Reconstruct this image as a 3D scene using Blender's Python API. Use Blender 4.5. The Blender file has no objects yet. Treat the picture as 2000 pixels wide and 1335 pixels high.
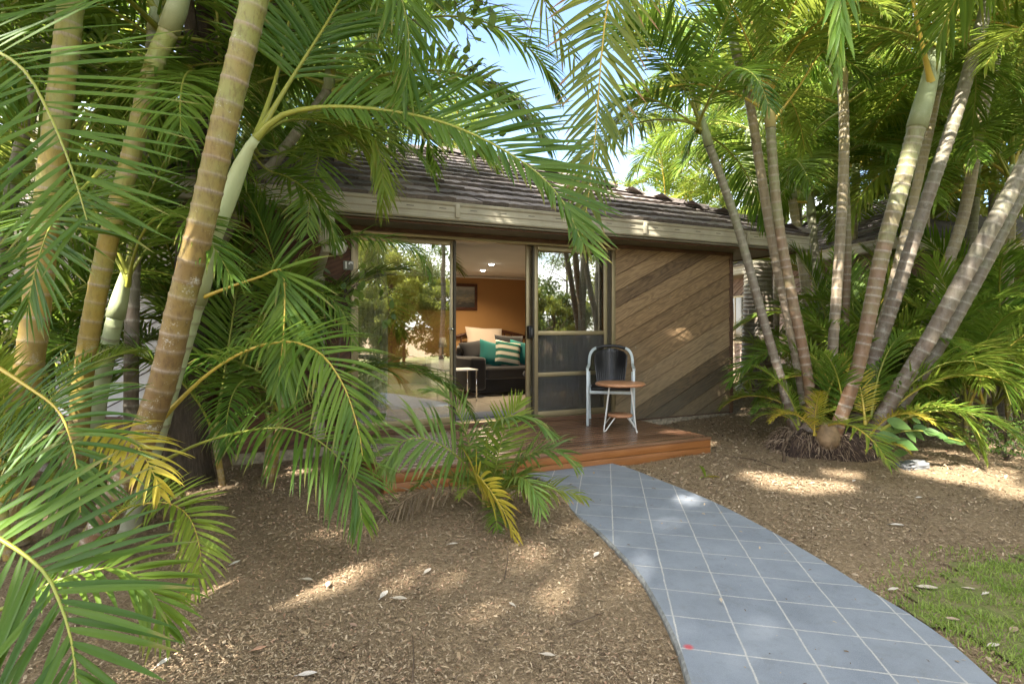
import bpy, bmesh, math, random
import numpy as np
from mathutils import Vector, Matrix

sc = bpy.context.scene
R = math.radians
# ------------------------------------------------------------------ camera
F_PX, Y0, CAM_H = 1120.0, 639.0, 1.34        # focal length and horizon in the 2000 px wide photograph
cam_d = bpy.data.cameras.new('camera')
cam = bpy.data.objects.new('camera', cam_d)
sc.collection.objects.link(cam)
cam.location = (0, 0, CAM_H)
cam.rotation_euler = (R(90), 0, 0)
cam_d.sensor_width = 36.0
cam_d.lens = F_PX / 2000 * 36
cam_d.shift_y = -(667.5 - Y0) / 2000
cam_d.clip_start = 0.05
cam_d.clip_end = 500
sc.camera = cam
sc.view_settings.view_transform = 'Standard'
sc.view_settings.look = 'None'
sc.view_settings.gamma = 1
sc.view_settings.exposure = 3.06
sc.render.engine = 'CYCLES'
cy = sc.cycles
cy.max_bounces = 10
cy.diffuse_bounces = 6
cy.glossy_bounces = 4
cy.transmission_bounces = 5
cy.transparent_max_bounces = 12
cy.use_denoising = True
cy.caustics_reflective = False
cy.caustics_refractive = False
cy.sample_clamp_indirect = 6

# ------------------------------------------------------------------ sky and sun
SUN_AZ, SUN_EL = R(180 + 33), R(46)          # compass bearing of the sun (0 = +Y, clockwise), behind the camera to the left
sun_dir = Vector((math.sin(SUN_AZ) * math.cos(SUN_EL), math.cos(SUN_AZ) * math.cos(SUN_EL), math.sin(SUN_EL)))
w = bpy.data.worlds.new('World')
sc.world = w
w.use_nodes = True
nt = w.node_tree
nt.nodes.clear()
wo = nt.nodes.new('ShaderNodeOutputWorld')
bg = nt.nodes.new('ShaderNodeBackground')
sky = nt.nodes.new('ShaderNodeTexSky')
sky.sky_type = 'NISHITA'
sky.sun_disc = False
sky.sun_elevation = SUN_EL
sky.sun_rotation = SUN_AZ
sky.air_density = 1.0
sky.dust_density = 0.6
sky.ozone_density = 3.0
tc = nt.nodes.new('ShaderNodeTexCoord')
mp = nt.nodes.new('ShaderNodeMapping')
mp.inputs['Scale'].default_value = (1.0, 1.0, 2.6)
cn = nt.nodes.new('ShaderNodeTexNoise')
cn.inputs['Scale'].default_value = 2.3
cn.inputs['Detail'].default_value = 7
cn.inputs['Roughness'].default_value = 0.55
cr = nt.nodes.new('ShaderNodeValToRGB')
cr.color_ramp.elements[0].position = 0.40
cr.color_ramp.elements[1].position = 0.60
cmix = nt.nodes.new('ShaderNodeMixRGB')
cmix.inputs['Color2'].default_value = (13.0, 12.6, 12.1, 1)
nt.links.new(tc.outputs['Generated'], mp.inputs['Vector'])
nt.links.new(mp.outputs['Vector'], cn.inputs['Vector'])
nt.links.new(cn.outputs['Fac'], cr.inputs['Fac'])
# open blue sky over the cottage, bright cloud added elsewhere for white fill
dn = nt.nodes.new('ShaderNodeVectorMath'); dn.operation = 'DOT_PRODUCT'
dn.inputs[1].default_value = (-.06, .87, .49)
mr = nt.nodes.new('ShaderNodeMapRange'); mr.interpolation_type = 'SMOOTHSTEP'
mr.inputs['From Min'].default_value = .80; mr.inputs['From Max'].default_value = .96
mr.inputs['To Min'].default_value = 1.0; mr.inputs['To Max'].default_value = .03
mm = nt.nodes.new('ShaderNodeMath'); mm.operation = 'MULTIPLY'
nt.links.new(tc.outputs['Generated'], dn.inputs[0])
nt.links.new(dn.outputs['Value'], mr.inputs['Value'])
nt.links.new(cr.outputs['Color'], mm.inputs[0])
nt.links.new(mr.outputs['Result'], mm.inputs[1])
nt.links.new(mm.outputs[0], cmix.inputs['Fac'])
nt.links.new(sky.outputs['Color'], cmix.inputs['Color1'])
nt.links.new(cmix.outputs['Color'], bg.inputs['Color'])
bg.inputs['Strength'].default_value = 0.057
nt.links.new(bg.outputs['Background'], wo.inputs['Surface'])
sun_d = bpy.data.lights.new('sun', 'SUN')
sun_d.energy = 3.4
sun_d.angle = R(0.55)
sun_d.color = (1.0, 0.93, 0.82)
sun = bpy.data.objects.new('sun', sun_d)
sc.collection.objects.link(sun)
sun.rotation_euler = sun_dir.to_track_quat('Z', 'Y').to_euler()

# ------------------------------------------------------------------ helpers
C = sc.collection
TH = 0.436                                    # heading of the cottage front
HX, HY = -1.66, 6.096                         # foot of the door frame's left end
CT, ST = math.cos(TH), math.sin(TH)


def HW(u, wd, z=0.0):
    """cottage coordinates (along the front, inwards, up) to world"""
    return Vector((HX + u * CT - wd * ST, HY + u * ST + wd * CT, z))


def PX(px, py, d):
    """a point of the place seen in direction (px, py) at distance d along the view axis"""
    return Vector(((px - 1000) / F_PX * d, d, CAM_H + (Y0 - py) / F_PX * d))


def sstep(a, b, x):
    t = np.clip((np.asarray(x, float) - a) / (b - a), 0, 1)
    return t * t * (3 - 2 * t)


def zg(x, y):
    """height of the ground"""
    x = np.asarray(x, float); y = np.asarray(y, float)
    z = 0.16 * sstep(6.3, 10.5, y) * sstep(0.5, 3.0, x)
    z = z + 0.012 * np.sin(x * 2.1 + 0.7) * np.cos(y * 1.7) + 0.008 * np.sin(x * 5.3 + y * 4.1)
    z = z + 0.10 * np.exp(-(((x - 3.3) / 1.0) ** 2 + ((y - 6.3) / 0.7) ** 2))
    z = z + 0.06 * np.exp(-(((x + 0.15) / 0.6) ** 2 + ((y - 4.2) / 0.45) ** 2))
    return z


def setp(o, label=None, cat=None, group=None, kind=None):
    if label: o['label'] = label
    if cat: o['category'] = cat
    if group: o['group'] = group
    if kind: o['kind'] = kind
    return o


def thing(name, label, cat, loc=(0, 0, 0), rz=0.0, group=None):
    o = bpy.data.objects.new(name, None)
    o.empty_display_size = 0.1
    C.objects.link(o)
    o.location = loc
    o.rotation_euler = (0, 0, rz)
    return setp(o, label, cat, group)


class MB:
    """collects shapes, builds one mesh object"""
    def __init__(s):
        s.v, s.f, s.m, s.c, s.n, s.sm = [], [], [], [], 0, []

    def add(s, V, Fc, mat=0, col=None, smooth=False):
        V = np.asarray(V, float).reshape(-1, 3)
        s.v.append(V)
        o = s.n
        for f in Fc:
            s.f.append([int(i) + o for i in f])
        s.m += [mat] * len(Fc)
        s.sm += [smooth] * len(Fc)
        if col is None:
            col = (0, 0, 0, 1)
        col = np.asarray(col, float)
        if col.ndim == 1:
            col = np.tile(col, (len(V), 1))
        if col.shape[1] == 3:
            col = np.hstack([col, np.ones((len(col), 1))])
        s.c.append(col)
        s.n += len(V)
        return s

    def box(s, a, b, mat=0, col=None, M=None, bev=0.0):
        x0, y0, z0 = min(a[0], b[0]), min(a[1], b[1]), min(a[2], b[2])
        x1, y1, z1 = max(a[0], b[0]), max(a[1], b[1]), max(a[2], b[2])
        if bev > 0:
            bm = bmesh.new()
            bmesh.ops.create_cube(bm, size=1)
            for v in bm.verts:
                v.co = Vector((x0 + (v.co.x + .5) * (x1 - x0), y0 + (v.co.y + .5) * (y1 - y0), z0 + (v.co.z + .5) * (z1 - z0)))
            bmesh.ops.bevel(bm, geom=bm.edges[:], offset=min(bev, .45 * min(x1 - x0, y1 - y0, z1 - z0)), segments=2, profile=.5, affect='EDGES')
            bm.verts.index_update()
            V = np.array([v.co[:] for v in bm.verts])
            Fc = [[v.index for v in f.verts] for f in bm.faces]
            bm.free()
        else:
            V = np.array([(x0, y0, z0), (x1, y0, z0), (x1, y1, z0), (x0, y1, z0), (x0, y0, z1), (x1, y0, z1), (x1, y1, z1), (x0, y1, z1)])
            Fc = [(0, 3, 2, 1), (4, 5, 6, 7), (0, 1, 5, 4), (1, 2, 6, 5), (2, 3, 7, 6), (3, 0, 4, 7)]
        if M is not None:
            V = np.array([(M @ Vector(p))[:] for p in V])
        return s.add(V, Fc, mat, col, bev > 0)

    def tube(s, pts, rad, sides=8, mat=0, col=None, caps=True, smooth=True, flat=None):
        V, Fc = sweep(pts, rad, sides, caps, flat)
        return s.add(V, Fc, mat, col, smooth)

    def lathe(s, prof, seg=24, center=(0, 0, 0), mat=0, col=None, smooth=True):
        a = np.linspace(0, 2 * np.pi, seg, endpoint=False)
        V = []
        for r, z in prof:
            V += [(center[0] + r * math.cos(t), center[1] + r * math.sin(t), center[2] + z) for t in a]
        Fc = []
        for i in range(len(prof) - 1):
            for j in range(seg):
                k = (j + 1) % seg
                Fc.append((i * seg + j, i * seg + k, (i + 1) * seg + k, (i + 1) * seg + j))
        Fc.append(tuple(range(seg - 1, -1, -1)))
        Fc.append(tuple((len(prof) - 1) * seg + j for j in range(seg)))
        return s.add(V, Fc, mat, col, smooth)

    def build(s, name, mats, parent=None, origin=None):
        me = bpy.data.meshes.new(name)
        V = np.vstack(s.v) if s.v else np.zeros((0, 3))
        if origin is not None:
            V = V - np.asarray(origin, float)
        me.from_pydata(V.tolist(), [], s.f)
        if not isinstance(mats, (list, tuple)):
            mats = [mats]
        for m in mats:
            me.materials.append(m)
        me.polygons.foreach_set('material_index', s.m)
        me.polygons.foreach_set('use_smooth', s.sm)
        at = me.color_attributes.new('lf', 'FLOAT_COLOR', 'POINT')
        at.data.foreach_set('color', np.vstack(s.c).astype(np.float32).ravel())
        me.update()
        o = bpy.data.objects.new(name, me)
        C.objects.link(o)
        if parent is not None:
            o.parent = parent
        return o


def quadmesh(name, V, Q, mi=None, col=None, smooth=False):
    V = np.asarray(V, np.float32); Q = np.asarray(Q, np.int32)
    me = bpy.data.meshes.new(name)
    me.vertices.add(len(V)); me.vertices.foreach_set('co', V.ravel())
    me.loops.add(Q.size); me.loops.foreach_set('vertex_index', Q.ravel())
    me.polygons.add(len(Q))
    me.polygons.foreach_set('loop_start', np.arange(0, Q.size, 4, dtype=np.int32))
    me.polygons.foreach_set('loop_total', np.full(len(Q), 4, np.int32))
    if mi is not None:
        me.polygons.foreach_set('material_index', np.asarray(mi, np.int32))
    me.polygons.foreach_set('use_smooth', np.full(len(Q), smooth, bool))
    if col is not None:
        col = np.asarray(col, np.float32)
        if col.shape[1] == 3:
            col = np.hstack([col, np.ones((len(col), 1), np.float32)])
        at = me.color_attributes.new('lf', 'FLOAT_COLOR', 'POINT')
        at.data.foreach_set('color', col.ravel())
    me.update(calc_edges=True)
    return me


def linkmesh(name, me, mats, parent=None):
    for m in (mats if isinstance(mats, (list, tuple)) else [mats]):
        me.materials.append(m)
    o = bpy.data.objects.new(name, me)
    C.objects.link(o)
    if parent is not None:
        o.parent = parent
    return o


def spline(ctrl, n):
    """Catmull-Rom through ctrl, n points evenly spaced along it"""
    P = np.asarray([tuple(p) for p in ctrl], float)
    if len(P) == 2:
        return P[0] + (P[1] - P[0]) * np.linspace(0, 1, n)[:, None]
    Q = np.vstack([2 * P[0] - P[1], P, 2 * P[-1] - P[-2]])
    out = []
    for i in range(1, len(Q) - 2):
        t = np.linspace(0, 1, 24, endpoint=False)[:, None]
        a, b, c, d = Q[i - 1], Q[i], Q[i + 1], Q[i + 2]
        out.append(.5 * ((2 * b) + (c - a) * t + (2 * a - 5 * b + 4 * c - d) * t ** 2 + (3 * b - a - 3 * c + d) * t ** 3))
    out.append(P[-1:])
    D = np.vstack(out)
    L = np.concatenate([[0], np.cumsum(np.linalg.norm(np.diff(D, axis=0), axis=1))])
    s = np.linspace(0, L[-1], n)
    return np.stack([np.interp(s, L, D[:, k]) for k in range(3)], 1)


def nrm(a):
    return a / (np.linalg.norm(a, axis=-1, keepdims=True) + 1e-9)


def frames(P, up):
    T = nrm(np.gradient(P, axis=0))
    up = np.asarray(up, float)
    S = np.zeros_like(P)
    s0 = np.cross(T[0], up)
    if np.linalg.norm(s0) < 1e-3:
        s0 = np.cross(T[0], (0.3, 1, 0))
    S[0] = s0 / np.linalg.norm(s0)
    for i in range(1, len(P)):
        s = S[i - 1] - T[i] * np.dot(S[i - 1], T[i])
        S[i] = s / (np.linalg.norm(s) + 1e-9)
    return T, S, np.cross(S, T)


def sweep(pts, rad, sides=8, caps=True, flat=None, up=(0, 0.2, 1)):
    P = np.asarray([tuple(p) for p in pts], float)
    n = len(P)
    rad = np.broadcast_to(np.asarray(rad, float), (n,)) if np.ndim(rad) == 0 else np.asarray(rad, float)
    T, S, N = frames(P, up)
    a = np.linspace(0, 2 * np.pi, sides, endpoint=False) + (np.pi / 4 if sides == 4 else 0)
    fx, fy = (1, 1) if flat is None else flat
    V = (P[:, None] + rad[:, None, None] * (np.cos(a)[None, :, None] * S[:, None] * fx + np.sin(a)[None, :, None] * N[:, None] * fy)).reshape(-1, 3)
    Fc = []
    for i in range(n - 1):
        for j in range(sides):
            k = (j + 1) % sides
            Fc.append((i * sides + j, i * sides + k, (i + 1) * sides + k, (i + 1) * sides + j))
    if caps:
        Fc.append(tuple(range(sides - 1, -1, -1)))
        Fc.append(tuple((n - 1) * sides + j for j in range(sides)))
    return V, Fc


# ------------------------------------------------------------------ materials
class NT:
    def __init__(s, name):
        s.mat = bpy.data.materials.new(name)
        s.mat.use_nodes = True
        s.t = s.mat.node_tree
        s.t.nodes.clear()
        s.out = s.t.nodes.new('ShaderNodeOutputMaterial')

    def n(s, typ, **kw):
        nd = s.t.nodes.new('ShaderNode' + typ)
        for k, v in kw.items():
            k2 = k.replace('_', ' ')
            if k2 in nd.inputs.keys():
                s.set(nd.inputs[k2], v)
            elif k in nd.inputs.keys():
                s.set(nd.inputs[k], v)
            else:
                setattr(nd, k, v)
        return nd

    def set(s, sock, v):
        if isinstance(v, bpy.types.NodeSocket):
            s.t.links.new(v, sock)
        else:
            sock.default_value = v

    def math(s, op, a, b=0.5, clamp=False):
        nd = s.t.nodes.new('ShaderNodeMath')
        nd.operation = op
        nd.use_clamp = clamp
        s.set(nd.inputs[0], a)
        s.set(nd.inputs[1], b)
        return nd.outputs[0]

    def mix(s, f, a, b, mode='MIX'):
        nd = s.t.nodes.new('ShaderNodeMixRGB')
        nd.blend_type = mode
        s.set(nd.inputs[0], f)
        for i, c in ((1, a), (2, b)):
            s.set(nd.inputs[i], c if isinstance(c, bpy.types.NodeSocket) else (*c[:3], 1))
        return nd.outputs[0]

    def ramp(s, f, stops):
        nd = s.t.nodes.new('ShaderNodeValToRGB')
        s.set(nd.inputs[0], f)
        el = nd.color_ramp.elements
        while len(el) < len(stops):
            el.new(0.5)
        for e, (p, c) in zip(el, stops):
            e.position = p
            e.color = (*c, 1) if not np.isscalar(c) else (c, c, c, 1)
        return nd.outputs[0]

    def noise(s, scale, detail=4, rough=.55, vec=None, dist=0.0):
        nd = s.n('TexNoise', Scale=scale, Detail=detail, Roughness=rough, Distortion=dist)
        if vec is not None:
            s.set(nd.inputs['Vector'], vec)
        return nd.outputs['Fac']

    def coord(s, kind='Object', scale=None, rot=None):
        c = s.n('TexCoord').outputs[kind]
        if scale is None and rot is None:
            return c
        m = s.n('Mapping')
        s.set(m.inputs['Vector'], c)
        if scale is not None: m.inputs['Scale'].default_value = scale
        if rot is not None: m.inputs['Rotation'].default_value = rot
        return m.outputs[0]

    def attr(s):
        a = s.n('Attribute', attribute_name='lf')
        sp = s.n('SeparateColor')
        s.set(sp.inputs[0], a.outputs['Color'])
        return sp.outputs

    def bump(s, h, strength=.3, dist=.01):
        b = s.n('Bump', Strength=strength, Distance=dist)
        s.set(b.inputs['Height'], h)
        return b.outputs[0]

    def bsdf(s, col, rough=.6, metal=0, spec=.5, normal=None, **kw):
        p = s.n('BsdfPrincipled')
        s.set(p.inputs['Base Color'], col if isinstance(col, bpy.types.NodeSocket) else (*col[:3], 1))
        s.set(p.inputs['Roughness'], rough)
        s.set(p.inputs['Metallic'], metal)
        s.set(p.inputs['Specular IOR Level'], spec)
        if normal is not None:
            s.set(p.inputs['Normal'], normal)
        for k, v in kw.items():
            s.set(p.inputs[k], v)
        return p.outputs[0]

    def done(s, sh):
        s.t.links.new(sh, s.out.inputs['Surface'])
        return s.mat


def simple(name, col, rough=.6, metal=0, var=.12, scale=20, spec=.5, bump=0.0):
    m = NT(name)
    n = m.noise(scale, 5, .6, m.coord())
    c2 = [max(0, x * (1 - 2 * var)) for x in col]
    c1 = [min(1, x * (1 + var)) for x in col]
    cc = m.ramp(n, [(.3, c2), (.7, c1)])
    nm = m.bump(n, bump, .01) if bump else None
    r = m.math('MULTIPLY_ADD', n, .15)
    return m.done(m.bsdf(cc, rough, metal, spec, nm))


def leaf_mat(name, dark, mid, light, trans, tip=(.28, .2, .07), tipamt=.5, tf=.38, rough=.36):
    m = NT(name)
    a = m.attr()
    oi = m.n('ObjectInfo').outputs['Random']
    f = m.math('ADD', m.math('MULTIPLY', a[0], .6), m.math('MULTIPLY', oi, .4))
    nz = m.noise(3.0, 2, .5, m.n('NewGeometry').outputs['Position'])
    f = m.math('ADD', f, m.math('MULTIPLY_ADD', nz, .5))
    f = m.math('SUBTRACT', f, .5)
    c = m.ramp(f, [(.12, dark), (.5, mid), (.95, light)])
    # dry tips on some leaflets
    th = m.math('SUBTRACT', 1.08, m.math('MULTIPLY', a[0], .42))
    tm = m.math('MULTIPLY', m.math('SUBTRACT', a[1], th), 9.0, True)
    tm = m.math('MULTIPLY', tm, tipamt, True)
    c = m.mix(tm, c, tip)
    tcol = m.mix(tm, m.mix(f, [x * .7 for x in trans], trans), [x * 1.3 for x in tip])
    p = m.bsdf(c, rough + .08, 0, .27)
    t = m.n('BsdfTranslucent')
    m.set(t.inputs['Color'], tcol)
    ms = m.n('MixShader')
    ms.inputs[0].default_value = tf
    m.t.links.new(p, ms.inputs[1])
    m.t.links.new(t.outputs[0], ms.inputs[2])
    return m.done(ms.outputs[0])


M = {}
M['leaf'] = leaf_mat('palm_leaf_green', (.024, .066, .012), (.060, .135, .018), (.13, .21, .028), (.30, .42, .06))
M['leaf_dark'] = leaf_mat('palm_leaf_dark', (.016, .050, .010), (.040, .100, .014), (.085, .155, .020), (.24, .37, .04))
M['leaf_sheen'] = leaf_mat('palm_leaf_sheen', (.035, .085, .025), (.080, .155, .035), (.15, .23, .045), (.32, .44, .08), (.3, .24, .1), .6, .3, .22)
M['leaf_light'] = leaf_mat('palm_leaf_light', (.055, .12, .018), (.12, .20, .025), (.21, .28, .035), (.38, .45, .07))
M['leaf_gold'] = leaf_mat('palm_leaf_gold', (.16, .19, .02), (.34, .31, .035), (.48, .38, .05), (.55, .50, .06), (.3, .17, .06), .9)
M['leaf_dry'] = leaf_mat('palm_leaf_dry', (.10, .075, .05), (.19, .14, .09), (.30, .23, .15), (.2, .14, .08), (.2, .14, .09), .5, .15, .7)
M['leaf_drytip'] = leaf_mat('palm_leaf_brown_tips', (.05, .09, .018), (.10, .15, .025), (.2, .22, .04), (.36, .42, .05), (.34, .2, .1), 1.0)
M['broad'] = leaf_mat('broad_leaf', (.022, .05, .014), (.05, .10, .022), (.11, .16, .03), (.24, .34, .05), (.2, .14, .06), .3, .35, .4)
M['broad_light'] = leaf_mat('broad_leaf_light', (.06, .11, .02), (.13, .19, .03), (.26, .28, .05), (.42, .46, .08), (.3, .2, .06), .3, .4, .4)
M['vine'] = leaf_mat('vine_leaf', (.03, .08, .02), (.055, .12, .03), (.09, .16, .045), (.18, .3, .06), (.2, .2, .06), .1, .3, .35)


def stalk_mat(name, a, b, rough=.4):
    m = NT(name)
    at = m.attr()
    n = m.noise(14, 4, .6, m.coord('Object', (1, 1, .4)))
    c = m.mix(m.math('MULTIPLY', n, 1.0), a, b)
    return m.done(m.bsdf(c, rough, 0, .4))


M['stalk'] = stalk_mat('palm_stalk_green', (.15, .20, .03), (.32, .30, .05))
M['stalk_gold'] = stalk_mat('palm_stalk_gold', (.34, .27, .04), (.52, .38, .07))
M['stalk_dry'] = stalk_mat('palm_stalk_dry', (.18, .12, .07), (.28, .2, .13), .8)


def trunk_mat(name, top, mid, low, ring, lichen=.3, spot=.5):
    """attributes: R ring band, G height fraction, B random per internode"""
    m = NT(name)
    a = m.attr()
    co = m.coord('Object')
    n1 = m.noise(9, 5, .6, co)
    n2 = m.noise(46, 4, .7, m.coord('Object', (1, 1, .35)))
    n3 = m.noise(120, 3, .7, co)
    hh = m.math('ADD', a[1], m.math('MULTIPLY', m.math('SUBTRACT', n1, .5), .55))
    hh = m.math('ADD', hh, m.math('MULTIPLY', m.math('SUBTRACT', a[2], .5), .25))
    c = m.ramp(hh, [(.05, low), (.45, mid), (.95, top)])
    c = m.mix(m.math('MULTIPLY', m.math('SUBTRACT', n2, .48), 2.4 * spot, True), c, [x * .45 for x in low])
    # pale lichen flecks, denser towards the foot
    lm = m.math('SUBTRACT', m.math('ADD', m.math('MULTIPLY', n3, .55), m.math('MULTIPLY', n1, .75)), m.math('MULTIPLY', a[1], .22))
    lm = m.math('SUBTRACT', lm, .655)
    lm = m.math('MULTIPLY', m.math('MULTIPLY', lm, 9, True), lichen)
    c = m.mix(lm, c, (.42, .40, .36))
    tick = m.noise(90, 2, .5, m.coord('Object', (1, 1, .06)))
    rc = m.mix(m.math('MULTIPLY', m.math('SUBTRACT', tick, .45), 3, True), ring, [x * .5 for x in ring])
    c = m.mix(m.math('MULTIPLY', a[0], m.math('ADD', .45, m.math('MULTIPLY', n2, .7)), True), c, rc)
    nm = m.bump(m.math('ADD', n2, m.math('MULTIPLY', n3, .5)), .25, .004)
    return m.done(m.bsdf(c, .5, 0, .35, nm))


M['trunk_gold'] = trunk_mat('cane_trunk_gold', (.21, .235, .07), (.225, .16, .050), (.15, .085, .040), (.30, .24, .18), 1.25, 1.1)
M['trunk_yellow'] = trunk_mat('cane_trunk_yellow', (.22, .255, .075), (.30, .215, .045), (.20, .135, .05), (.33, .27, .2), .45, .7)
M['trunk_pale'] = trunk_mat('cane_trunk_pale', (.38, .43, .24), (.36, .39, .25), (.31, .31, .22), (.25, .21, .14), .5, .2)
M['trunk_grey'] = trunk_mat('cane_trunk_grey', (.19, .195, .12), (.175, .15, .115), (.14, .10, .075), (.31, .285, .24), .5, 1.1)
M['trunk_lit'] = trunk_mat('cane_trunk_sunlit', (.28, .24, .12), (.26, .21, .145), (.21, .165, .125), (.37, .34, .29), .5, .9)  # paler copy of the grey trunk, sunlight put into the colour
M['trunk_brown'] = trunk_mat('cane_trunk_brown', (.20, .21, .10), (.19, .125, .08), (.18, .10, .055), (.33, .29, .24), .3, .9)
M['shaft'] = trunk_mat('crownshaft_green', (.30, .36, .20), (.27, .32, .17), (.22, .25, .13), (.25, .21, .14), .2, .25)
M['shaft_pale'] = trunk_mat('crownshaft_pale', (.41, .46, .25), (.39, .44, .24), (.33, .37, .20), (.25, .21, .14), .15, .15)
M['shaft_yellow'] = trunk_mat('crownshaft_yellow', (.46, .42, .12), (.42, .36, .12), (.36, .32, .14), (.3, .25, .14), .2, .3)


def bark_mat():
    m = NT('rough_bark')
    n = m.noise(30, 6, .7, m.coord('Object', (1, 1, .18)))
    n2 = m.noise(5, 4, .6, m.coord())
    c = m.ramp(n, [(.3, (.03, .022, .016)), (.55, (.085, .062, .045)), (.8, (.16, .125, .095))])
    c = m.mix(m.math('MULTIPLY', n2, .5), c, (.11, .10, .08))
    return m.done(m.bsdf(c, .9, 0, .2, m.bump(n, .9, .03)))


M['bark'] = bark_mat()


def mulch_mat():
    m = NT('mulch_ground')
    co = m.coord()
    n0 = m.noise(1.3, 4, .6, co)
    n1 = m.noise(38, 6, .75, co, .6)
    n2 = m.noise(140, 4, .7, co, .4)
    v = m.n('TexVoronoi', Scale=70.0, feature='F1')
    m.set(v.inputs['Vector'], m.coord('Object', (1, .45, 1)))
    c = m.ramp(m.math('ADD', m.math('MULTIPLY', n1, .6), m.math('MULTIPLY', n2, .4)),
               [(.32, (.050, .034, .021)), (.48, (.22, .155, .090)), (.6, (.385, .285, .175)), (.75, (.56, .44, .285))])
    c = m.mix(m.math('MULTIPLY', v.outputs['Color'], .28), c, (.40, .32, .22), 'MIX')
    c = m.mix(m.math('MULTIPLY', m.math('SUBTRACT', n0, .4), .9, True), c, (.20, .15, .105))
    nm = m.bump(m.math('ADD', n1, m.math('MULTIPLY', n2, .6)), .9, .02)
    return m.done(m.bsdf(c, .92, 0, .15, nm))


M['mulch'] = mulch_mat()


def chip_mat(name, stops, rough=.85):
    m = NT(name)
    a = m.attr()
    c = m.ramp(a[0], stops)
    c = m.mix(.25, c, m.mix(m.noise(60, 3, .6, m.coord()), (.08, .05, .03), (.4, .3, .2)))
    return m.done(m.bsdf(c, rough, 0, .25))


M['chip'] = chip_mat('bark_chips', [(0, (.035, .023, .014)), (.25, (.14, .094, .055)), (.55, (.34, .25, .148)), (.92, (.47, .38, .265)), (1, (.26, .13, .075))])
M['grass'] = leaf_mat('grass_blade', (.06, .12, .015), (.12, .22, .03), (.24, .30, .07), (.34, .48, .06), (.4, .34, .2), .6, .35, .5)


def path_mat():
    m = NT('stencilled_path')
    geo = m.n('NewGeometry').outputs['Position']

    def dot(vx, vy):
        nd = m.n('VectorMath', operation='DOT_PRODUCT')
        m.set(nd.inputs[0], geo)
        nd.inputs[1].default_value = (vx, vy, 0)
        return nd.outputs['Value']
    wob = m.math('MULTIPLY', m.math('SUBTRACT', m.noise(9, 4, .7, geo), .5), .012)
    fine = m.math('MULTIPLY', m.math('SUBTRACT', m.noise(140, 3, .7, geo), .5), .010)

    def line(vx, vy, sp, ph, hw):
        q = m.math('ADD', m.math('ADD', dot(vx, vy), wob), fine)
        q = m.math('SUBTRACT', q, ph - sp / 2)
        q = m.math('MODULO', m.math('ADD', q, 200 * sp), sp)
        q = m.math('ABSOLUTE', m.math('SUBTRACT', q, sp / 2))
        return m.math('MULTIPLY', m.math('SUBTRACT', hw, q), 260, True)
    l1 = line(.987, -.16, .2525, .0505, .0055)
    l2 = line(.233, .972, .262, .075, .0054)
    ln = m.math('MAXIMUM', l1, l2)
    sp = m.noise(260, 3, .8, geo)
    big = m.noise(3.2, 5, .65, geo)
    med = m.noise(24, 5, .7, geo)
    c = m.ramp(big, [(.3, (.122, .142, .176)), (.7, (.198, .224, .264))])
    c = m.mix(m.math('MULTIPLY', m.math('SUBTRACT', sp, .45), 2.2, True), c, (.27, .29, .32))
    c = m.mix(m.math('MULTIPLY', m.math('SUBTRACT', med, .55), 2.0, True), c, (.11, .125, .145))
    worn = m.math('ADD', .62, m.math('MULTIPLY', m.math('SUBTRACT', med, .45), 1.3))
    st_ = m.noise(7.5, 6, .72, geo, .8)
    c = m.mix(m.math('MULTIPLY', m.math('SUBTRACT', st_, .55), 2.6, True), c, (.11, .115, .115))
    c = m.mix(m.math('MULTIPLY', ln, worn, True), c, (.46, .44, .40))
    def cell(vx, vy, sp_, ph):
        return m.math('FLOOR', m.math('DIVIDE', m.math('SUBTRACT', dot(vx, vy), ph), sp_))
    wn = m.n('TexWhiteNoise', noise_dimensions='2D')
    cxy = m.n('CombineXYZ')
    m.set(cxy.inputs[0], cell(.987, -.16, .2525, .0505)); m.set(cxy.inputs[1], cell(.233, .972, .262, .075))
    m.set(wn.inputs['Vector'], cxy.outputs[0])
    c = m.mix(m.math('MULTIPLY', wn.outputs['Value'], .16), c, (.26, .275, .285))
    c = m.mix(m.math('MULTIPLY', m.math('SUBTRACT', wn.outputs['Value'], .6), .35, True), c, (.10, .115, .14))
    # a smudge of red marking paint
    ds = m.n('VectorMath', operation='DISTANCE')
    m.set(ds.inputs[0], geo)
    ds.inputs[1].default_value = (0.722, 2.345, .035)
    red = m.math('MULTIPLY', m.math('SUBTRACT', .026, m.math('ADD', ds.outputs['Value'], m.math('MULTIPLY', fine, 1.5))), 60, True)
    c = m.mix(m.math('MULTIPLY', red, .75), c, (.45, .035, .04))
    nm = m.bump(m.math('ADD', m.math('MULTIPLY', sp, .6), m.math('MULTIPLY', ln, -.5)), .35, .004)
    return m.done(m.bsdf(c, .72, 0, .3, nm))


M['path'] = path_mat()
M['concrete'] = simple('path_edge_concrete', (.2, .205, .2), .85, var=.25, scale=30, bump=.3)
M['footing'] = simple('footing_concrete', (.33, .28, .2), .9, var=.25, scale=25, bump=.3)


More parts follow.
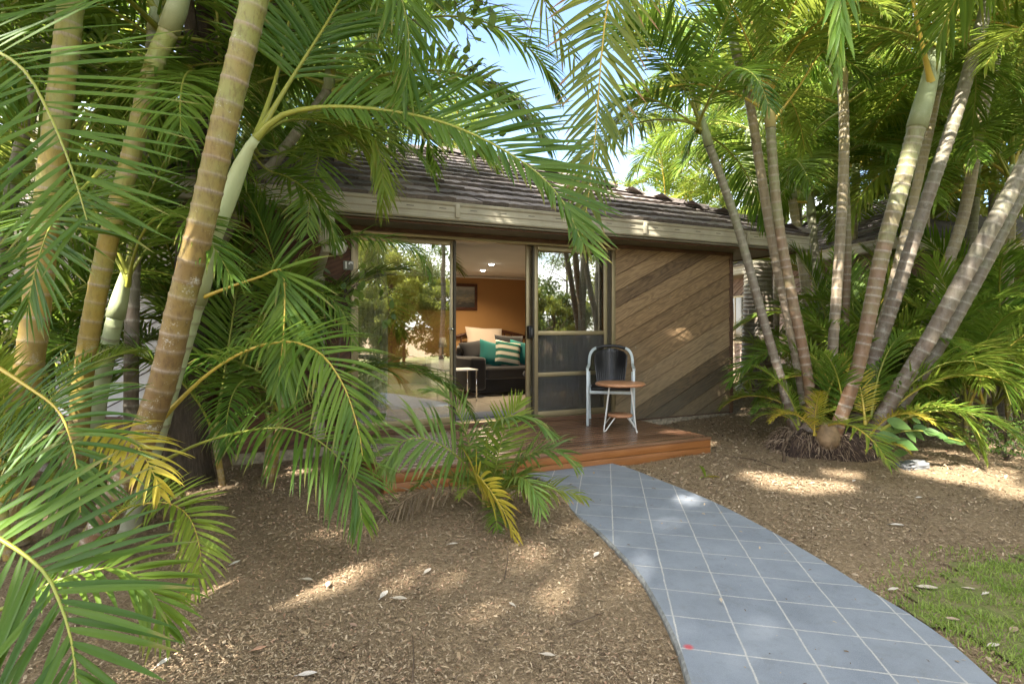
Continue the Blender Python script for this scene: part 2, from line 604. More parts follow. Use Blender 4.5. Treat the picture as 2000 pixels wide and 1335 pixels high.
def wood_mat(name, cols, along=(1, 0, 0), rough=.6, spec=.3, gscale=3.0, stain=None, tonevar=.5, ring=.75):
    """grain along local X after rotation; attribute R random per board, G/B coords"""
    m = NT(name)
    a = m.attr()
    co = m.coord('Object')
    ang = math.atan2(along[2], along[0])
    mpn = m.n('Mapping')
    m.set(mpn.inputs['Vector'], co)
    mpn.inputs['Rotation'].default_value = (0, ang, 0)
    off = m.n('CombineXYZ')
    m.set(off.inputs[0], m.math('MULTIPLY', a[0], 37.0))
    m.set(off.inputs[2], m.math('MULTIPLY', a[0], 11.0))
    ad = m.n('VectorMath', operation='ADD')
    m.set(ad.inputs[0], mpn.outputs[0])
    m.set(ad.inputs[1], off.outputs[0])
    sc1 = m.n('VectorMath', operation='MULTIPLY')
    m.set(sc1.inputs[0], ad.outputs[0])
    sc1.inputs[1].default_value = (gscale * .35, gscale * 2, gscale * 2.2)
    n1 = m.noise(1.0, 3, .5, sc1.outputs[0], .4)
    # contour rings of the noise give flame grain
    rg = m.math('ABSOLUTE', m.math('SUBTRACT', m.math('FRACT', m.math('MULTIPLY', n1, 11)), .5))
    sc2 = m.n('VectorMath', operation='MULTIPLY')
    m.set(sc2.inputs[0], ad.outputs[0])
    sc2.inputs[1].default_value = (4, 90, 90)
    n2 = m.noise(1.0, 5, .65, sc2.outputs[0])
    f = m.math('ADD', m.math('MULTIPLY', rg, ring), m.math('MULTIPLY', n2, 1.2 - ring))
    f = m.math('ADD', f, m.math('MULTIPLY', m.math('SUBTRACT', a[0], .5), tonevar))
    c = m.ramp(f, [(.12, cols[0]), (.5, cols[1]), (.9, cols[2])])
    hue = m.math('FRACT', m.math('MULTIPLY', a[0], 7.31))
    c = m.mix(m.math('MULTIPLY', hue, .30), c, m.mix(1.0, c, (1.15, .95, .62), 'MULTIPLY'))
    if stain is not None:
        n3 = m.noise(1.1, 5, .65, co)
        zz = m.n('SeparateXYZ')
        m.set(zz.inputs[0], co)
        low = m.math('SUBTRACT', 1.25, m.math('ADD', zz.outputs[2], m.math('MULTIPLY', m.math('SUBTRACT', n3, .5), 2.4)))
        c = m.mix(m.math('MULTIPLY', low, .48, True), c, stain)
        fl = m.noise(40, 2, .5, co)
        c = m.mix(m.math('MULTIPLY', m.math('SUBTRACT', fl, .73), 20, True), c, (.4, .4, .36))
    nm = m.bump(f, .25, .004)
    return m.done(m.bsdf(c, rough, 0, spec, nm))


BD = R(25.6)                                     # slope of the cladding boards
M['cladding'] = wood_mat('timber_cladding', ((.070, .045, .027), (.205, .138, .078), (.39, .275, .155)), (math.cos(BD), 0, math.sin(BD)), .6, .3, 3.3, (.115, .105, .075), .62, .5)
M['cladding_red'] = wood_mat('timber_cladding_red', ((.055, .027, .017), (.13, .062, .037), (.22, .115, .07)), (math.cos(BD), 0, math.sin(BD)), .6, .3, 2.2, None, .35)
M['deck'] = wood_mat('oiled_decking', ((.070, .034, .020), (.145, .075, .044), (.21, .12, .075)), (1, 0, 0), .27, .5, 2.0, None, .5, .2)
M['deck_face'] = wood_mat('oiled_deck_fascia', ((.13, .048, .015), (.25, .098, .030), (.34, .145, .05)), (1, 0, 0), .36, .45, 1.0, None, .3, .2)
M['trim'] = wood_mat('brown_trim', ((.08, .045, .028), (.13, .072, .045), (.19, .11, .07)), (1, 0, 0), .6, .3, 3.0, None, .2)
M['tabletop'] = wood_mat('oiled_table_wood', ((.38, .18, .09), (.50, .25, .13), (.60, .33, .18)), (1, 0, 0), .35, .5, 6.0, None, .1)
M['darkwood'] = wood_mat('dark_bed_wood', ((.05, .018, .01), (.09, .035, .02), (.14, .06, .03)), (1, 0, 0), .45, .4, 4.0, None, .2)
M['soffit'] = simple('olive_soffit', (.20, .18, .125), .7, var=.12, scale=2)
M['gutter'] = simple('beige_gutter_paint', (.36, .33, .25), .45, var=.08, scale=6)
M['gutter_dark'] = simple('gutter_slot', (.1, .09, .07), .6)
M['bronze'] = simple('bronze_aluminium', (.33, .27, .16), .38, .55, var=.05, scale=4)
M['bronze_dark'] = simple('bronze_shadow_track', (.07, .058, .04), .5, .3)
M['black'] = simple('black_plastic', (.02, .02, .022), .4)
M['chrome'] = simple('chrome', (.7, .7, .7), .15, 1.0, var=.03)
M['white_metal'] = simple('white_painted_rod', (.72, .72, .70), .35, var=.04)
M['silver'] = simple('pale_blue_silver_paint', (.50, .56, .58), .35, .1, var=.05)
M['curtain'] = None


def tile_roof_mat(name, a, b, cc):
    m = NT(name)
    at = m.attr()
    co = m.coord()
    n = m.noise(26, 6, .75, co)
    n2 = m.noise(2.2, 4, .6, co)
    n3 = m.noise(110, 3, .7, co)
    f = m.math('ADD', m.math('MULTIPLY', at[0], .45), m.math('MULTIPLY', n, .55))
    c = m.ramp(f, [(.2, a), (.55, b), (.85, cc)])
    c = m.mix(m.math('MULTIPLY', m.math('SUBTRACT', n2, .5), 1.6, True), c, (.22, .19, .17))
    c = m.mix(m.math('MULTIPLY', m.math('SUBTRACT', n3, .62), 6, True), c, (.33, .30, .27))
    return m.done(m.bsdf(c, .85, 0, .25, m.bump(m.math('ADD', n, n3), .6, .01)))


M['roof'] = tile_roof_mat('weathered_roof_tile', (.068, .058, .055), (.16, .137, .128), (.31, .265, .24))
M['roof_grey'] = tile_roof_mat('neighbour_roof_tile', (.08, .07, .075), (.17, .15, .15), (.3, .27, .26))
M['wall_orange'] = simple('ochre_wall_paint', (.36, .195, .07), .8, var=.03, scale=2)
M['ceiling'] = simple('ceiling_paint', (.62, .60, .57), .85, var=.03, scale=2)
M['wall_grey'] = simple('grey_render', (.42, .42, .43), .85, var=.08, scale=3)


def floor_mat():
    m = NT('pale_floor_tiles')
    co = m.coord()
    b = m.n('TexBrick', offset=0.0, Scale=1.0)
    m.set(b.inputs['Vector'], co)
    b.inputs['Color1'].default_value = (.52, .48, .41, 1)
    b.inputs['Color2'].default_value = (.58, .54, .46, 1)
    b.inputs['Mortar'].default_value = (.22, .19, .15, 1)
    b.inputs['Mortar Size'].default_value = .006
    b.inputs['Brick Width'].default_value = .42
    b.inputs['Row Height'].default_value = .42
    c = m.mix(.25, b.outputs['Color'], m.mix(m.noise(6, 5, .6, co), (.42, .38, .32), (.66, .6, .52)))
    return m.done(m.bsdf(c, .22, 0, .5))


M['floor'] = floor_mat()


def fabric(name, c1, c2, sc_=300, rough=.9):
    m = NT(name)
    n = m.noise(sc_, 3, .7, m.coord())
    n2 = m.noise(7, 4, .6, m.coord())
    c = m.mix(m.math('ADD', m.math('MULTIPLY', n, .6), m.math('MULTIPLY', n2, .4)), c1, c2)
    return m.done(m.bsdf(c, rough, 0, .2, m.bump(n2, .3, .01), **{'Sheen Weight': .3}))


M['sofa'] = fabric('charcoal_sofa_fabric', (.010, .010, .011), (.026, .025, .026))
M['sofa_seat'] = fabric('dark_grey_seat_fabric', (.018, .017, .018), (.038, .036, .036))
M['teal'] = fabric('teal_cushion', (.008, .10, .095), (.013, .18, .165))
M['blackc'] = fabric('black_cushion', (.012, .012, .014), (.03, .03, .032))
M['cream'] = fabric('cream_pillow', (.42, .35, .29), (.52, .44, .37))
M['mat'] = fabric('navy_doormat', (.03, .04, .06), (.07, .08, .11))


def stripe_mat():
    m = NT('striped_cushion')
    sp = m.n('SeparateXYZ')
    m.set(sp.inputs[0], m.coord())
    s = m.math('FRACT', m.math('MULTIPLY', m.math('ADD', sp.outputs[2], 3.0), 8.5))
    f = m.math('GREATER_THAN', s, .5)
    c = m.mix(f, (.55, .53, .44), (.03, .13, .10))
    return m.done(m.bsdf(c, .9, 0, .2))


M['stripe'] = stripe_mat()


def sheer_mat(name, col, alpha):
    m = NT(name)
    d = m.bsdf(col, .9, 0, .1)
    t = m.n('BsdfTranslucent')
    t.inputs['Color'].default_value = (*col, 1)
    m1 = m.n('MixShader'); m1.inputs[0].default_value = .4
    m.t.links.new(d, m1.inputs[1]); m.t.links.new(t.outputs[0], m1.inputs[2])
    tr = m.n('BsdfTransparent')
    m2 = m.n('MixShader'); m2.inputs[0].default_value = alpha
    m.t.links.new(tr.outputs[0], m2.inputs[1]); m.t.links.new(m1.outputs[0], m2.inputs[2])
    return m.done(m2.outputs[0])


M['curtain'] = sheer_mat('white_curtain', (.86, .88, .88), .97)
M['sheer'] = sheer_mat('green_sheer_curtain', (.55, .60, .58), .38)
M['screen'] = sheer_mat('fly_screen_mesh', (.11, .112, .116), .42)


def glass_mat(name, refl=.16, tint=(.93, .96, .93)):
    m = NT(name)
    fr = m.n('Fresnel', IOR=1.5)
    wv = m.noise(1.4, 2, .5, m.coord())
    nm = m.bump(wv, .05, .02)
    g = m.n('BsdfGlossy', Roughness=0.0)
    m.set(g.inputs['Normal'], nm)
    t = m.n('BsdfTransparent')
    t.inputs['Color'].default_value = (*tint, 1)
    f = m.math('ADD', m.math('MULTIPLY', fr.outputs[0], 1.0), refl - .04, True)
    ms = m.n('MixShader')
    m.set(ms.inputs[0], f)
    m.t.links.new(t.outputs[0], ms.inputs[1])
    m.t.links.new(g.outputs[0], ms.inputs[2])
    return m.done(ms.outputs[0])


M['glass'] = glass_mat('window_glass', .40)
M['glass_dim'] = glass_mat('screened_glass', .34, (.75, .78, .76))


def emit_mat(name, col, s):
    m = NT(name)
    e = m.n('Emission', Strength=s)
    e.inputs['Color'].default_value = (*col, 1)
    return m.done(e.outputs[0])


M['lamp_on'] = emit_mat('lit_downlight', (1, .93, .8), 6)


def picture_mat():
    m = NT('seascape_picture')
    co = m.coord()
    sp = m.n('SeparateXYZ')
    m.set(sp.inputs[0], co)
    n = m.noise(7, 5, .6, m.coord('Object', (1, 1, 5)))
    c = m.ramp(m.math('ADD', m.math('MULTIPLY', sp.outputs[2], 2.4), m.math('MULTIPLY', n, .9)),
               [(.1, (.05, .05, .05)), (.4, (.3, .27, .2)), (.6, (.17, .2, .2)), (.9, (.33, .33, .3))])
    return m.done(m.bsdf(c, .4, 0, .4))


M['picture'] = picture_mat()
M['rock'] = simple('grey_stone', (.15, .155, .16), .9, var=.3, scale=14, bump=.5)
M['fibre'] = chip_mat('root_fibres', [(0, (.04, .026, .018)), (.45, (.14, .095, .065)), (.8, (.28, .20, .14)), (1, (.42, .33, .24))])
M['root'] = simple('root_mass', (.05, .03, .022), .95, var=.4, scale=30, bump=1.0)
M['bulb'] = simple('swollen_palm_foot', (.27, .18, .10), .7, var=.25, scale=12, bump=.3)
M['deadleaf'] = chip_mat('fallen_leaves', [(0, (.55, .52, .47)), (.4, (.42, .36, .28)), (.7, (.28, .14, .08)), (1, (.6, .58, .54))], .6)
M['sign'] = simple('grey_sign_plate', (.2, .2, .17), .5, var=.1)
M['white'] = simple('white_paint', (.86, .86, .84), .45, var=.03)
M['wicker'] = simple('black_wicker', (.022, .022, .025), .28, var=.3, scale=80)
M['rib'] = simple('black_cane', (.085, .085, .09), .25, var=.2, scale=60)
M['fence'] = simple('garden_fence_paint', (.2, .17, .13), .8, var=.2, scale=8)

# ------------------------------------------------------------------ ground
def axis(n, half):
    t = np.linspace(-1, 1, n)
    return np.sinh(t * 4.2) / math.sinh(4.2) * half


gx, gy = axis(150, 160), axis(150, 160) + 5
X_, Y_ = np.meshgrid(gx, gy)
V = np.stack([X_, Y_, zg(X_, Y_)], -1).reshape(-1, 3)
n_ = 150
ii = (np.arange(n_ - 1)[:, None] * n_ + np.arange(n_ - 1)[None]).ravel()
ground = linkmesh('ground', quadmesh('ground', V, np.stack([ii, ii + 1, ii + n_ + 1, ii + n_], 1), smooth=True), M['mulch'])
setp(ground, 'brown bark mulch ground of the garden bed', None, None, 'structure')

PL = [(-.15, 5.35), (.18, 5.07), (.355, 4.673), (.42, 4.099), (.534, 3.741), (.616, 3.364), (.668, 3.056), (.68, 2.799), (.683, 2.539), (.676, 2.359), (.654, 2.156), (.60, 1.8), (.5, 1.3), (.3, .6), (0.0, -.3), (-.4, -1.3), (-.9, -2.3)]
PR = [(.80, 5.80), (.95, 5.55), (1.112, 5.301), (1.246, 4.984), (1.51, 4.336), (1.66, 3.741), (1.744, 3.255), (1.79, 2.853), (1.826, 2.605), (1.83, 2.378), (1.80, 2.172), (1.74, 1.8), (1.6, 1.3), (1.38, .6), (1.1, -.3), (.7, -1.3), (.2, -2.3)]
pl = spline([(a, b, 0) for a, b in PL], 70)
pr = spline([(a, b, 0) for a, b in PR], 70)
mb = MB()
ZP = .035
Vp = []
for a, b in zip(pl, pr):
    Vp += [(a[0], a[1], -.08), (a[0], a[1], ZP - .012), (a[0] + .012, a[1], ZP), (b[0] - .012, b[1], ZP), (b[0], b[1], ZP - .012), (b[0], b[1], -.08)]
top, side = [], []
for i in range(69):
    o = i * 6
    for j in range(5):
        (top if j == 2 else side).append((o + j, o + j + 1, o + j + 7, o + j + 6))
mb.add(Vp, top, 0)
mb.add(Vp, side, 1)
path = mb.build('path', [M['path'], M['concrete']])
setp(path, 'curved blue-grey stencilled concrete path with pale tile lines leading to the deck', None, None, 'structure')


def on_path(x, y):
    xl = np.interp(y, pl[::-1, 1], pl[::-1, 0]); xr = np.interp(y, pr[::-1, 1], pr[::-1, 0])
    yb = 5.6 + (x - .4) * .35
    return (x > xl - .01) & (x < xr + .01) & (y < yb) & (y > -2)


def to_house(x, y):
    dx, dy = x - HX, y - HY
    return dx * CT + dy * ST, -dx * ST + dy * CT


def on_build(x, y):
    u, wd = to_house(x, y)
    return ((u > -.1) & (u < 3.4) & (wd > -1.66)) & (wd < 0.3) | ((u > -1.3) & (u < 5.36) & (wd > -.02))


# ------------------------------------------------------------------ cottage
house = thing('cottage', 'low brown timber cottage with diagonal cladding, tiled hip roof and sliding glass door', 'cottage', (HX, HY, 0), TH)
WB, WT = .10, 2.42                            # foot and head of the wall
UL, UR = -1.2, 5.34                            # ends of the front
WD = 6.2                                       # depth
DH, DW, DZ = 2.34, 3.25, .24                   # door head, width, sill


def clip(poly, a, b, c):
    out = []
    for i in range(len(poly)):
        p, q = poly[i], poly[(i + 1) % len(poly)]
        fp, fq = a * p[0] + b * p[1] - c, a * q[0] + b * q[1] - c
        if fp <= 0: out.append(p)
        if fp * fq < 0:
            t = fp / (fp - fq)
            out.append((p[0] + (q[0] - p[0]) * t, p[1] + (q[1] - p[1]) * t))
    return out


def clad(u0, u1, z0, z1, bw, ang, seed):
    """diagonal boards clipped to a rectangle; each overlaps the one below a little"""
    rng = random.Random(seed)
    mb = MB()
    nx, nz = -math.sin(ang), math.cos(ang)
    lo = min(nx * a + nz * b for a in (u0, u1) for b in (z0, z1))
    hi = max(nx * a + nz * b for a in (u0, u1) for b in (z0, z1))
    k = math.floor(lo / bw)
    while k * bw < hi:
        r0 = [(u0, z0), (u1, z0), (u1, z1), (u0, z1)]
        p = clip(clip(r0, -nx, -nz, -(k * bw + .008)), nx, nz, (k + 1) * bw - .003)
        if len(p) >= 3:
            col = (rng.random(), 0, 0)
            n = len(p)
            ex = rng.uniform(0, .003)
            V = []
            for (a, b) in p:
                h = (nx * a + nz * b - k * bw) / bw
                V.append((a, -.026 - ex + .014 * h, b))
            V += [(a, .0, b) for a, b in p]
            Fc = [tuple(range(n)), ] + [(i, n + i, n + (i + 1) % n, (i + 1) % n) for i in range(n)]
            mb.add(V, Fc, 0, col)
        k += 1
    return mb


fw = clad(DW + .06, UR, WB + .02, WT, .19, BD, 3).build('wall_cladding', M['cladding'], house)
fw['label'] = 'weathered brown diagonal boards right of the door'
fw2 = clad(UL, -.06, WB + .02, WT, .178, BD, 8).build('wall_cladding', M['cladding_red'], house)
fw2['label'] = 'dark red-brown diagonal boards left of the door'
mb = MB()
mb.box((DW + .06, .001, WB), (UR, .11, WT)); mb.box((UL, .001, WB), (-.06, .11, WT)); mb.box((-.06, .001, DH + .05), (DW + .06, .11, WT))
mb.box((UR - .11, .111, WB), (UR, WD, WT)); mb.box((UL, .111, WB), (UL + .11, WD, WT)); mb.box((UL + .11, WD - .11, WB), (UR - .11, WD, WT))
mb.build('wall', M['trim'], house)
mb = MB()
mb.box((UR - .04, -.034, WB), (UR + .022, .02, WT), bev=.004)
mb.box((-.06, -.02, DH + .052), (DW + .06, .0, WT - .002))
mb.box((UL, -.036, WT - .05), (UR - .041, -.024, WT - .001))
mb.build('wall_trim', M['trim'], house)
mb = MB()
mb.box((UL + .02, .01, -.2), (UR - .02, WD, WB - .002))
rng = random.Random(4)
xs = np.linspace(DW + .1, UR + .01, 26)
for i in range(25):
    mb.box((xs[i], -.03 + rng.uniform(-.012, .012), -.1), (xs[i + 1] - .002, .0095, WB - .004 - rng.uniform(0, .03)))
mb.build('footing', M['footing'], house)
# inside of the room
ou0, ou1, ow1, oz0, oz1 = -.6, 5.22, 4.8, DZ, 2.40
mb = MB(); mb.box((ou0, .12, DZ - .1), (ou1, ow1, DZ)); mb.build('floor', M['floor'], house)
mb = MB(); mb.box((ou0, .112, oz1), (ou1, ow1, oz1 + .018)); mb.build('ceiling', M['ceiling'], house)
mb = MB()
mb.box((ou0, ow1, DZ), (ou1, ow1 + .05, oz1)); mb.box((ou0 - .05, .12, DZ), (ou0, ow1, oz1)); mb.box((ou1 - .012, .12, DZ), (ou1 - .002, ow1, oz1))
mb.box((DW + .062, .112, DZ), (ou1 - .013, .122, oz1)); mb.box((ou0, .112, DZ), (-.062, .122, oz1))
mb.build('interior_wall', M['wall_orange'], house)
mb = MB(); mb.box((ou0, ow1 - .05, oz1 - .05), (ou1 - .013, ow1 - .001, oz1 - .001), bev=.02); mb.build('cornice', M['ceiling'], house)
# eaves: soffit, gutter, fascia
OV, OR_ = .60, .89
EU0, EU1 = UL - OR_, UR + OR_
mb = MB()
for u0 in np.arange(EU0 + .03, EU1 - .05, 1.8):
    mb.box((u0, -OV + .03, WT), (min(u0 + 1.792, EU1 - .03), -.037, WT + .014))
mb.box((UR + .03, -.036, WT), (EU1 - .03, WD + OV, WT + .014))
mb.box((EU0 + .03, -.036, WT), (UL - .01, WD + OV, WT + .014))
mb.build('soffit', M['soffit'], house)


def gutter(mb, p0, p1, z0=2.455, z1=2.63, nrm_=(0, -1)):
    """gutter profile swept from p0 to p1 (plan), nrm_ outward"""
    prof = [(0, 0), (.02, -.012), (.085, -.012), (.10, .0), (.102, .02), (.096, .03), (.096, .062), (.104, .075), (.104, .13), (.118, .145), (.122, .165), (.112, .175), (.104, .172), (.10, .15), (0, .15)]
    n = len(prof)
    V = []
    for p in (p0, p1):
        for a, b in prof:
            V.append((p[0] + nrm_[0] * a, p[1] + nrm_[1] * a, z0 + b))
    Fc = [(i, (i + 1) % n, n + (i + 1) % n, n + i) for i in range(n)] + [tuple(range(n - 1, -1, -1)), tuple(range(n, 2 * n))]
    mb.add(V, Fc)


mb = MB()
gutter(mb, (EU0 - .1, -OV + .1), (EU1 + .0, -OV + .1))
gutter(mb, (EU1 - .1, -OV + .1), (EU1 - .1, WD + OV), nrm_=(1, 0))
for u0 in (.9, 3.3, 5.0):
    mb.box((u0, -OV - .026, 2.47), (u0 + .05, -OV + .0, 2.61), bev=.004)
gu = mb.build('gutter', M['gutter'], house)
mb = MB()
for u0 in np.arange(EU0 + .1, EU1 - .1, .34):
    mb.box((u0, -OV - .0065, 2.555), (u0 + .075, -OV - .0035, 2.563))
mb.build('overflow_slot', M['gutter_dark'], gu)
mb = MB()
mb.box((EU0, -OV + .09, 2.40), (EU1 - .12, -OV + .115, 2.64)); mb.box((EU1 - .12, -OV + .09, 2.40), (EU1 - .095, WD + OV, 2.64))
mb.build('fascia', M['trim'], house)
# downpipe at the left: head box under the gutter and pipe on the wall
mb = MB()
mb.box((-.44, -OV - .01, 2.12), (-.30, -OV + .09, 2.45), bev=.008)
mb.box((-.41, -OV + .02, 2.05), (-.33, -OV + .08, 2.13), bev=.006)
mb.tube([(-.37, -OV + .05, 2.10), (-.38, -.32, 1.98), (-.385, -.08, 1.90), (-.385, -.06, 1.82)], .042, 8)
mb.box((-.44, -.105, .2), (-.33, -.03, 1.86), bev=.006)
mb.build('downpipe', M['gutter'], house)
# roof: overlapping tiles course by course on the front and right slopes
TP = .45


def tiled_slope(mb, base, du, dv, width_at, courses, seed, tw=.30, th=.34):
    """base point on eave, du along eave, dv up the slope (unit in slope), width_at(k)->(u0,u1)"""
    rng = random.Random(seed)
    base, du, dv = Vector(base), Vector(du).normalized(), Vector(dv).normalized()
    nv = du.cross(dv).normalized()
    if nv.z < 0: nv = -nv
    for k in range(courses):
        v0, v1 = k * th, (k + 1) * th + .07
        u0, u1 = width_at(v0)
        u = u0 - (k % 2) * tw * .5
        while u < u1:
            a, b = max(u, u0), min(u + tw, u1)
            if b - a > .03:
                dz = rng.uniform(-.006, .008); tl = rng.uniform(-.012, .012); col = (rng.random(), rng.random(), 0)
                us = np.linspace(a, b - .004, 5)
                V = []
                for j, uu in enumerate(us):
                    h = (.006 if j in (1, 3) else (-.002 if j == 2 else .0))
                    h += rng.uniform(-.004, .004)
                    lo = base + du * uu + dv * (v0 + tl + rng.uniform(-.008, .008)) + nv * (.050 + dz + h)
                    hi = base + du * uu + dv * v1 + nv * (.012 + h * .6)
                    bt = base + du * uu + dv * (v0 + tl + .012) + nv * (.004)
                    V += [lo[:], hi[:], bt[:]]
                Fc = []
                for j in range(4):
                    Fc += [(3 * j, 3 * j + 3, 3 * j + 4, 3 * j + 1), (3 * j + 2, 3 * j + 5, 3 * j + 3, 3 * j)]
                Fc += [(0, 1, 2), (12, 14, 13)]
                mb.add(V, Fc, 0, col)
            u += tw


SL = math.hypot(1, TP)
half = (WD + 2 * OV) / 2
ncs = int(half * SL / .34) + 1
mb = MB()
tiled_slope(mb, (EU0, -OV, 2.62), (1, 0, 0), (0, 1, TP), lambda v: (max(0, v / SL), EU1 - EU0 - v / SL), ncs, 5)
tiled_slope(mb, (EU1, -OV, 2.62), (0, 1, 0), (-1, 0, TP), lambda v: (v / SL, 2 * half - v / SL), ncs, 6)
# plain back slopes under the same material
zr = 2.62 + half * TP
Vb = [(EU0, -OV, 2.61), (EU1, -OV, 2.61), (EU1, WD + OV, 2.61), (EU0, WD + OV, 2.61), (EU0 + half, half - OV, zr - .012), (EU1 - half, half - OV, zr - .012)]
mb.add(Vb, [(0, 1, 5, 4), (1, 2, 5), (2, 3, 4, 5), (3, 0, 4)])
roof = mb.build('roof', M['roof'], house)
mb = MB()
rng = random.Random(9)


def caps(mb, p0, p1, step=.36):
    p0, p1 = Vector(p0), Vector(p1)
    L = (p1 - p0).length
    d = (p1 - p0).normalized()
    s = d.cross(Vector((0, 0, 1))).normalized()
    up = s.cross(d)
    n = int(L / step)
    for i in range(n):
        a, b = p0 + d * (i * step), p0 + d * (i * step + step + .05)
        V = []
        for (q, r, lift) in ((a, .125, .035), (b, .105, .008)):
            for t in np.linspace(-1, 1, 7):
                V.append((q + s * (r * t) + up * (lift + .085 * (1 - t * t) - .035 + rng.uniform(-.003, .003)))[:])
        Fc = [(j, j + 1, j + 8, j + 7) for j in range(6)] + [tuple(range(6, -1, -1))]
        mb.add(V, Fc, 0, (rng.random(), 0, 0))


caps(mb, (EU1, -OV, 2.66), (EU1 - half, half - OV, zr + .04))
caps(mb, (EU0, -OV, 2.66), (EU0 + half, half - OV, zr + .04))
caps(mb, (EU0 + half, half - OV, zr + .04), (EU1 - half, half - OV, zr + .04))
mb.build('ridge_cap', M['roof'], roof)

# sliding door, three bays
door = MB()
fwid = .055
door.box((-.055, -.03, DH - .0), (DW + .055, .10, DH + .05), bev=.004)         # head
door.box((-.055, -.03, DZ - .035), (-.0, .10, DH - .001), bev=.004)
door.box((DW, -.03, DZ - .035), (DW + .055, .10, DH - .001), bev=.004)
door.box((.001, -.03, DZ - .035), (DW - .001, .10, DZ - .0), bev=.004)           # sill track
slider = door.build('sliding_door', M['bronze'], house)
B1, B2 = 1.085, 2.075


def sash(u0, u1, wf, wb, rails=(), stile=.05):
    m_ = MB()
    m_.box((u0, wf, DZ + .004), (u0 + stile, wb, DH - .004), bev=.003)
    m_.box((u1 - stile, wf, DZ + .004), (u1, wb, DH - .004), bev=.003)
    m_.box((u0 + stile + .001, wf, DH - .06), (u1 - stile - .001, wb, DH - .004), bev=.003)
    m_.box((u0 + stile + .001, wf, DZ + .004), (u1 - stile - .001, wb, DZ + .07), bev=.003)
    for z in rails:
        m_.box((u0 + stile + .001, wf, z - .026), (u1 - stile - .001, wb, z + .026), bev=.003)
    return m_


sash(.002, B1 + .02, .045, .085, stile=.032).build('fixed_sash', M['bronze'], slider)
p = sash(B2 + .055, DW - .06, -.012, .012, (1.27, .76), .048).build('screen_sash', M['bronze'], slider)
p = sash(B2 - .03, DW - .002, .045, .075, (), .06).build('sliding_sash', M['bronze'], slider)
mb = MB()
mb.box((B1 + .022, .03, DZ + .003), (B1 + .05, .07, DH - .005)); mb.box((B2 + .032, -.01, DZ + .003), (B2 + .053, .03, DH - .005)); mb.box((DW - .055, -.01, DZ + .003), (DW - .006, .04, DH - .005))
mb.build('track_post', M['bronze_dark'], slider)
mb = MB(); mb.box((.03, .060, DZ + .06), (B1 - .01, .066, DH - .05)); g_ = mb.build('glass', M['glass'], slider)
mb = MB(); mb.box((B2 + .02, .056, DZ + .06), (DW - .05, .062, DH - .05)); mb.build('glass', M['glass_dim'], slider)
mb = MB(); mb.box((B2 + .10, -.002, DZ + .06), (DW - .10, .0, 1.25)); mb.build('screen', M['screen'], slider)
mb = MB()
mb.tube(spline([(B2 + .0, -.03, 1.215), (B2 + .0, -.052, 1.235), (B2, -.052, 1.325), (B2, -.03, 1.345)], 12), [.010, .014, .017, .019, .02, .02, .02, .02, .019, .017, .014, .010], 10, flat=(1.2, .5))
mb.box((B2 - .03, -.03, 1.20), (B2 + .03, .044, 1.36), bev=.012)
mb.build('handle', M['black'], slider)
mb = MB()
mb.lathe([(.0, -.012), (.02, -.012), (.024, 0), (.02, .012), (0, .012)], 16, (B1 + .005, .03, 1.32))
mb.build('latch', M['chrome'], slider)

# ------------------------------------------------------------------ deck
deck = thing('deck', 'glossy red-brown oiled timber deck below the sliding door', 'deck', (HX, HY, 0), TH)
DU0, DU1, DV = -.067, 3.378, 1.637
mb = MB()
rng = random.Random(2)
nb = 17
bw = (DV - .03) / nb
for i in range(nb):
    y0 = -DV + .0 + i * bw
    mb.box((DU0, y0 + (.0 if i else -.012), .163), (DU1, y0 + bw - .008, .19), 0, (rng.random(), 0, 0), bev=.003)
boards = mb.build('boards', M['deck'], deck)
mb = MB()
for i in range(nb):
    y0 = -DV + i * bw
    for u0 in np.arange(.02, 3.36, .47):
        for dy in (.022, .066):
            mb.lathe([(.0, 0), (.0042, 0), (.0038, .0012), (0, .0012)], 8, (u0 + rng.uniform(-.003, .003), y0 + dy, .1897))
mb.build('screw', M['bronze_dark'], boards)
mb = MB()
for z0, z1 in ((.088, .160), (-.03, .084)):
    mb.box((DU0 + .004, -DV - .002, z0), (DU1 - .004, -DV + .024, z1), 0, (rng.random(), 0, 0), bev=.003)
    mb.box((DU1 - .03, -DV + .026, z0), (DU1 - .004, -.04, z1), 0, (rng.random(), 0, 0), bev=.003)
    mb.box((DU0 + .034, -DV + .026, z0), (DU0 + .06, -.04, z1), 0, (rng.random(), 0, 0), bev=.003)
mb.build('fascia_board', M['deck_face'], deck)
mb = MB()
mb.box((DU0 - .0, -DV - .002, -.1), (DU0 + .001, -DV + .09, .158))
mb.box((DU0 - .0, -DV + .03, -.1), (DU0 + .03, -DV + .12, .16), bev=.003)
for u0 in (.6, 1.5, 2.4):
    mb.box((u0, -DV + .03, -.1), (u0 + .09, -.1, .15))
mb.build('joist', M['deck_face'], deck)
mb = MB()
mb.box((-.02, -.045, .192), (DW + .02, -.031, DZ - .004), 0, (.4, 0, 0))
sill = mb.build('sill_board', M['trim'], house)

# ------------------------------------------------------------------ number plate and wall fittings
def at_house(name, label, cat, u, wd, z, group=None, rz=0):
    return thing(name, label, cat, HW(u, wd, z), TH + rz, group)


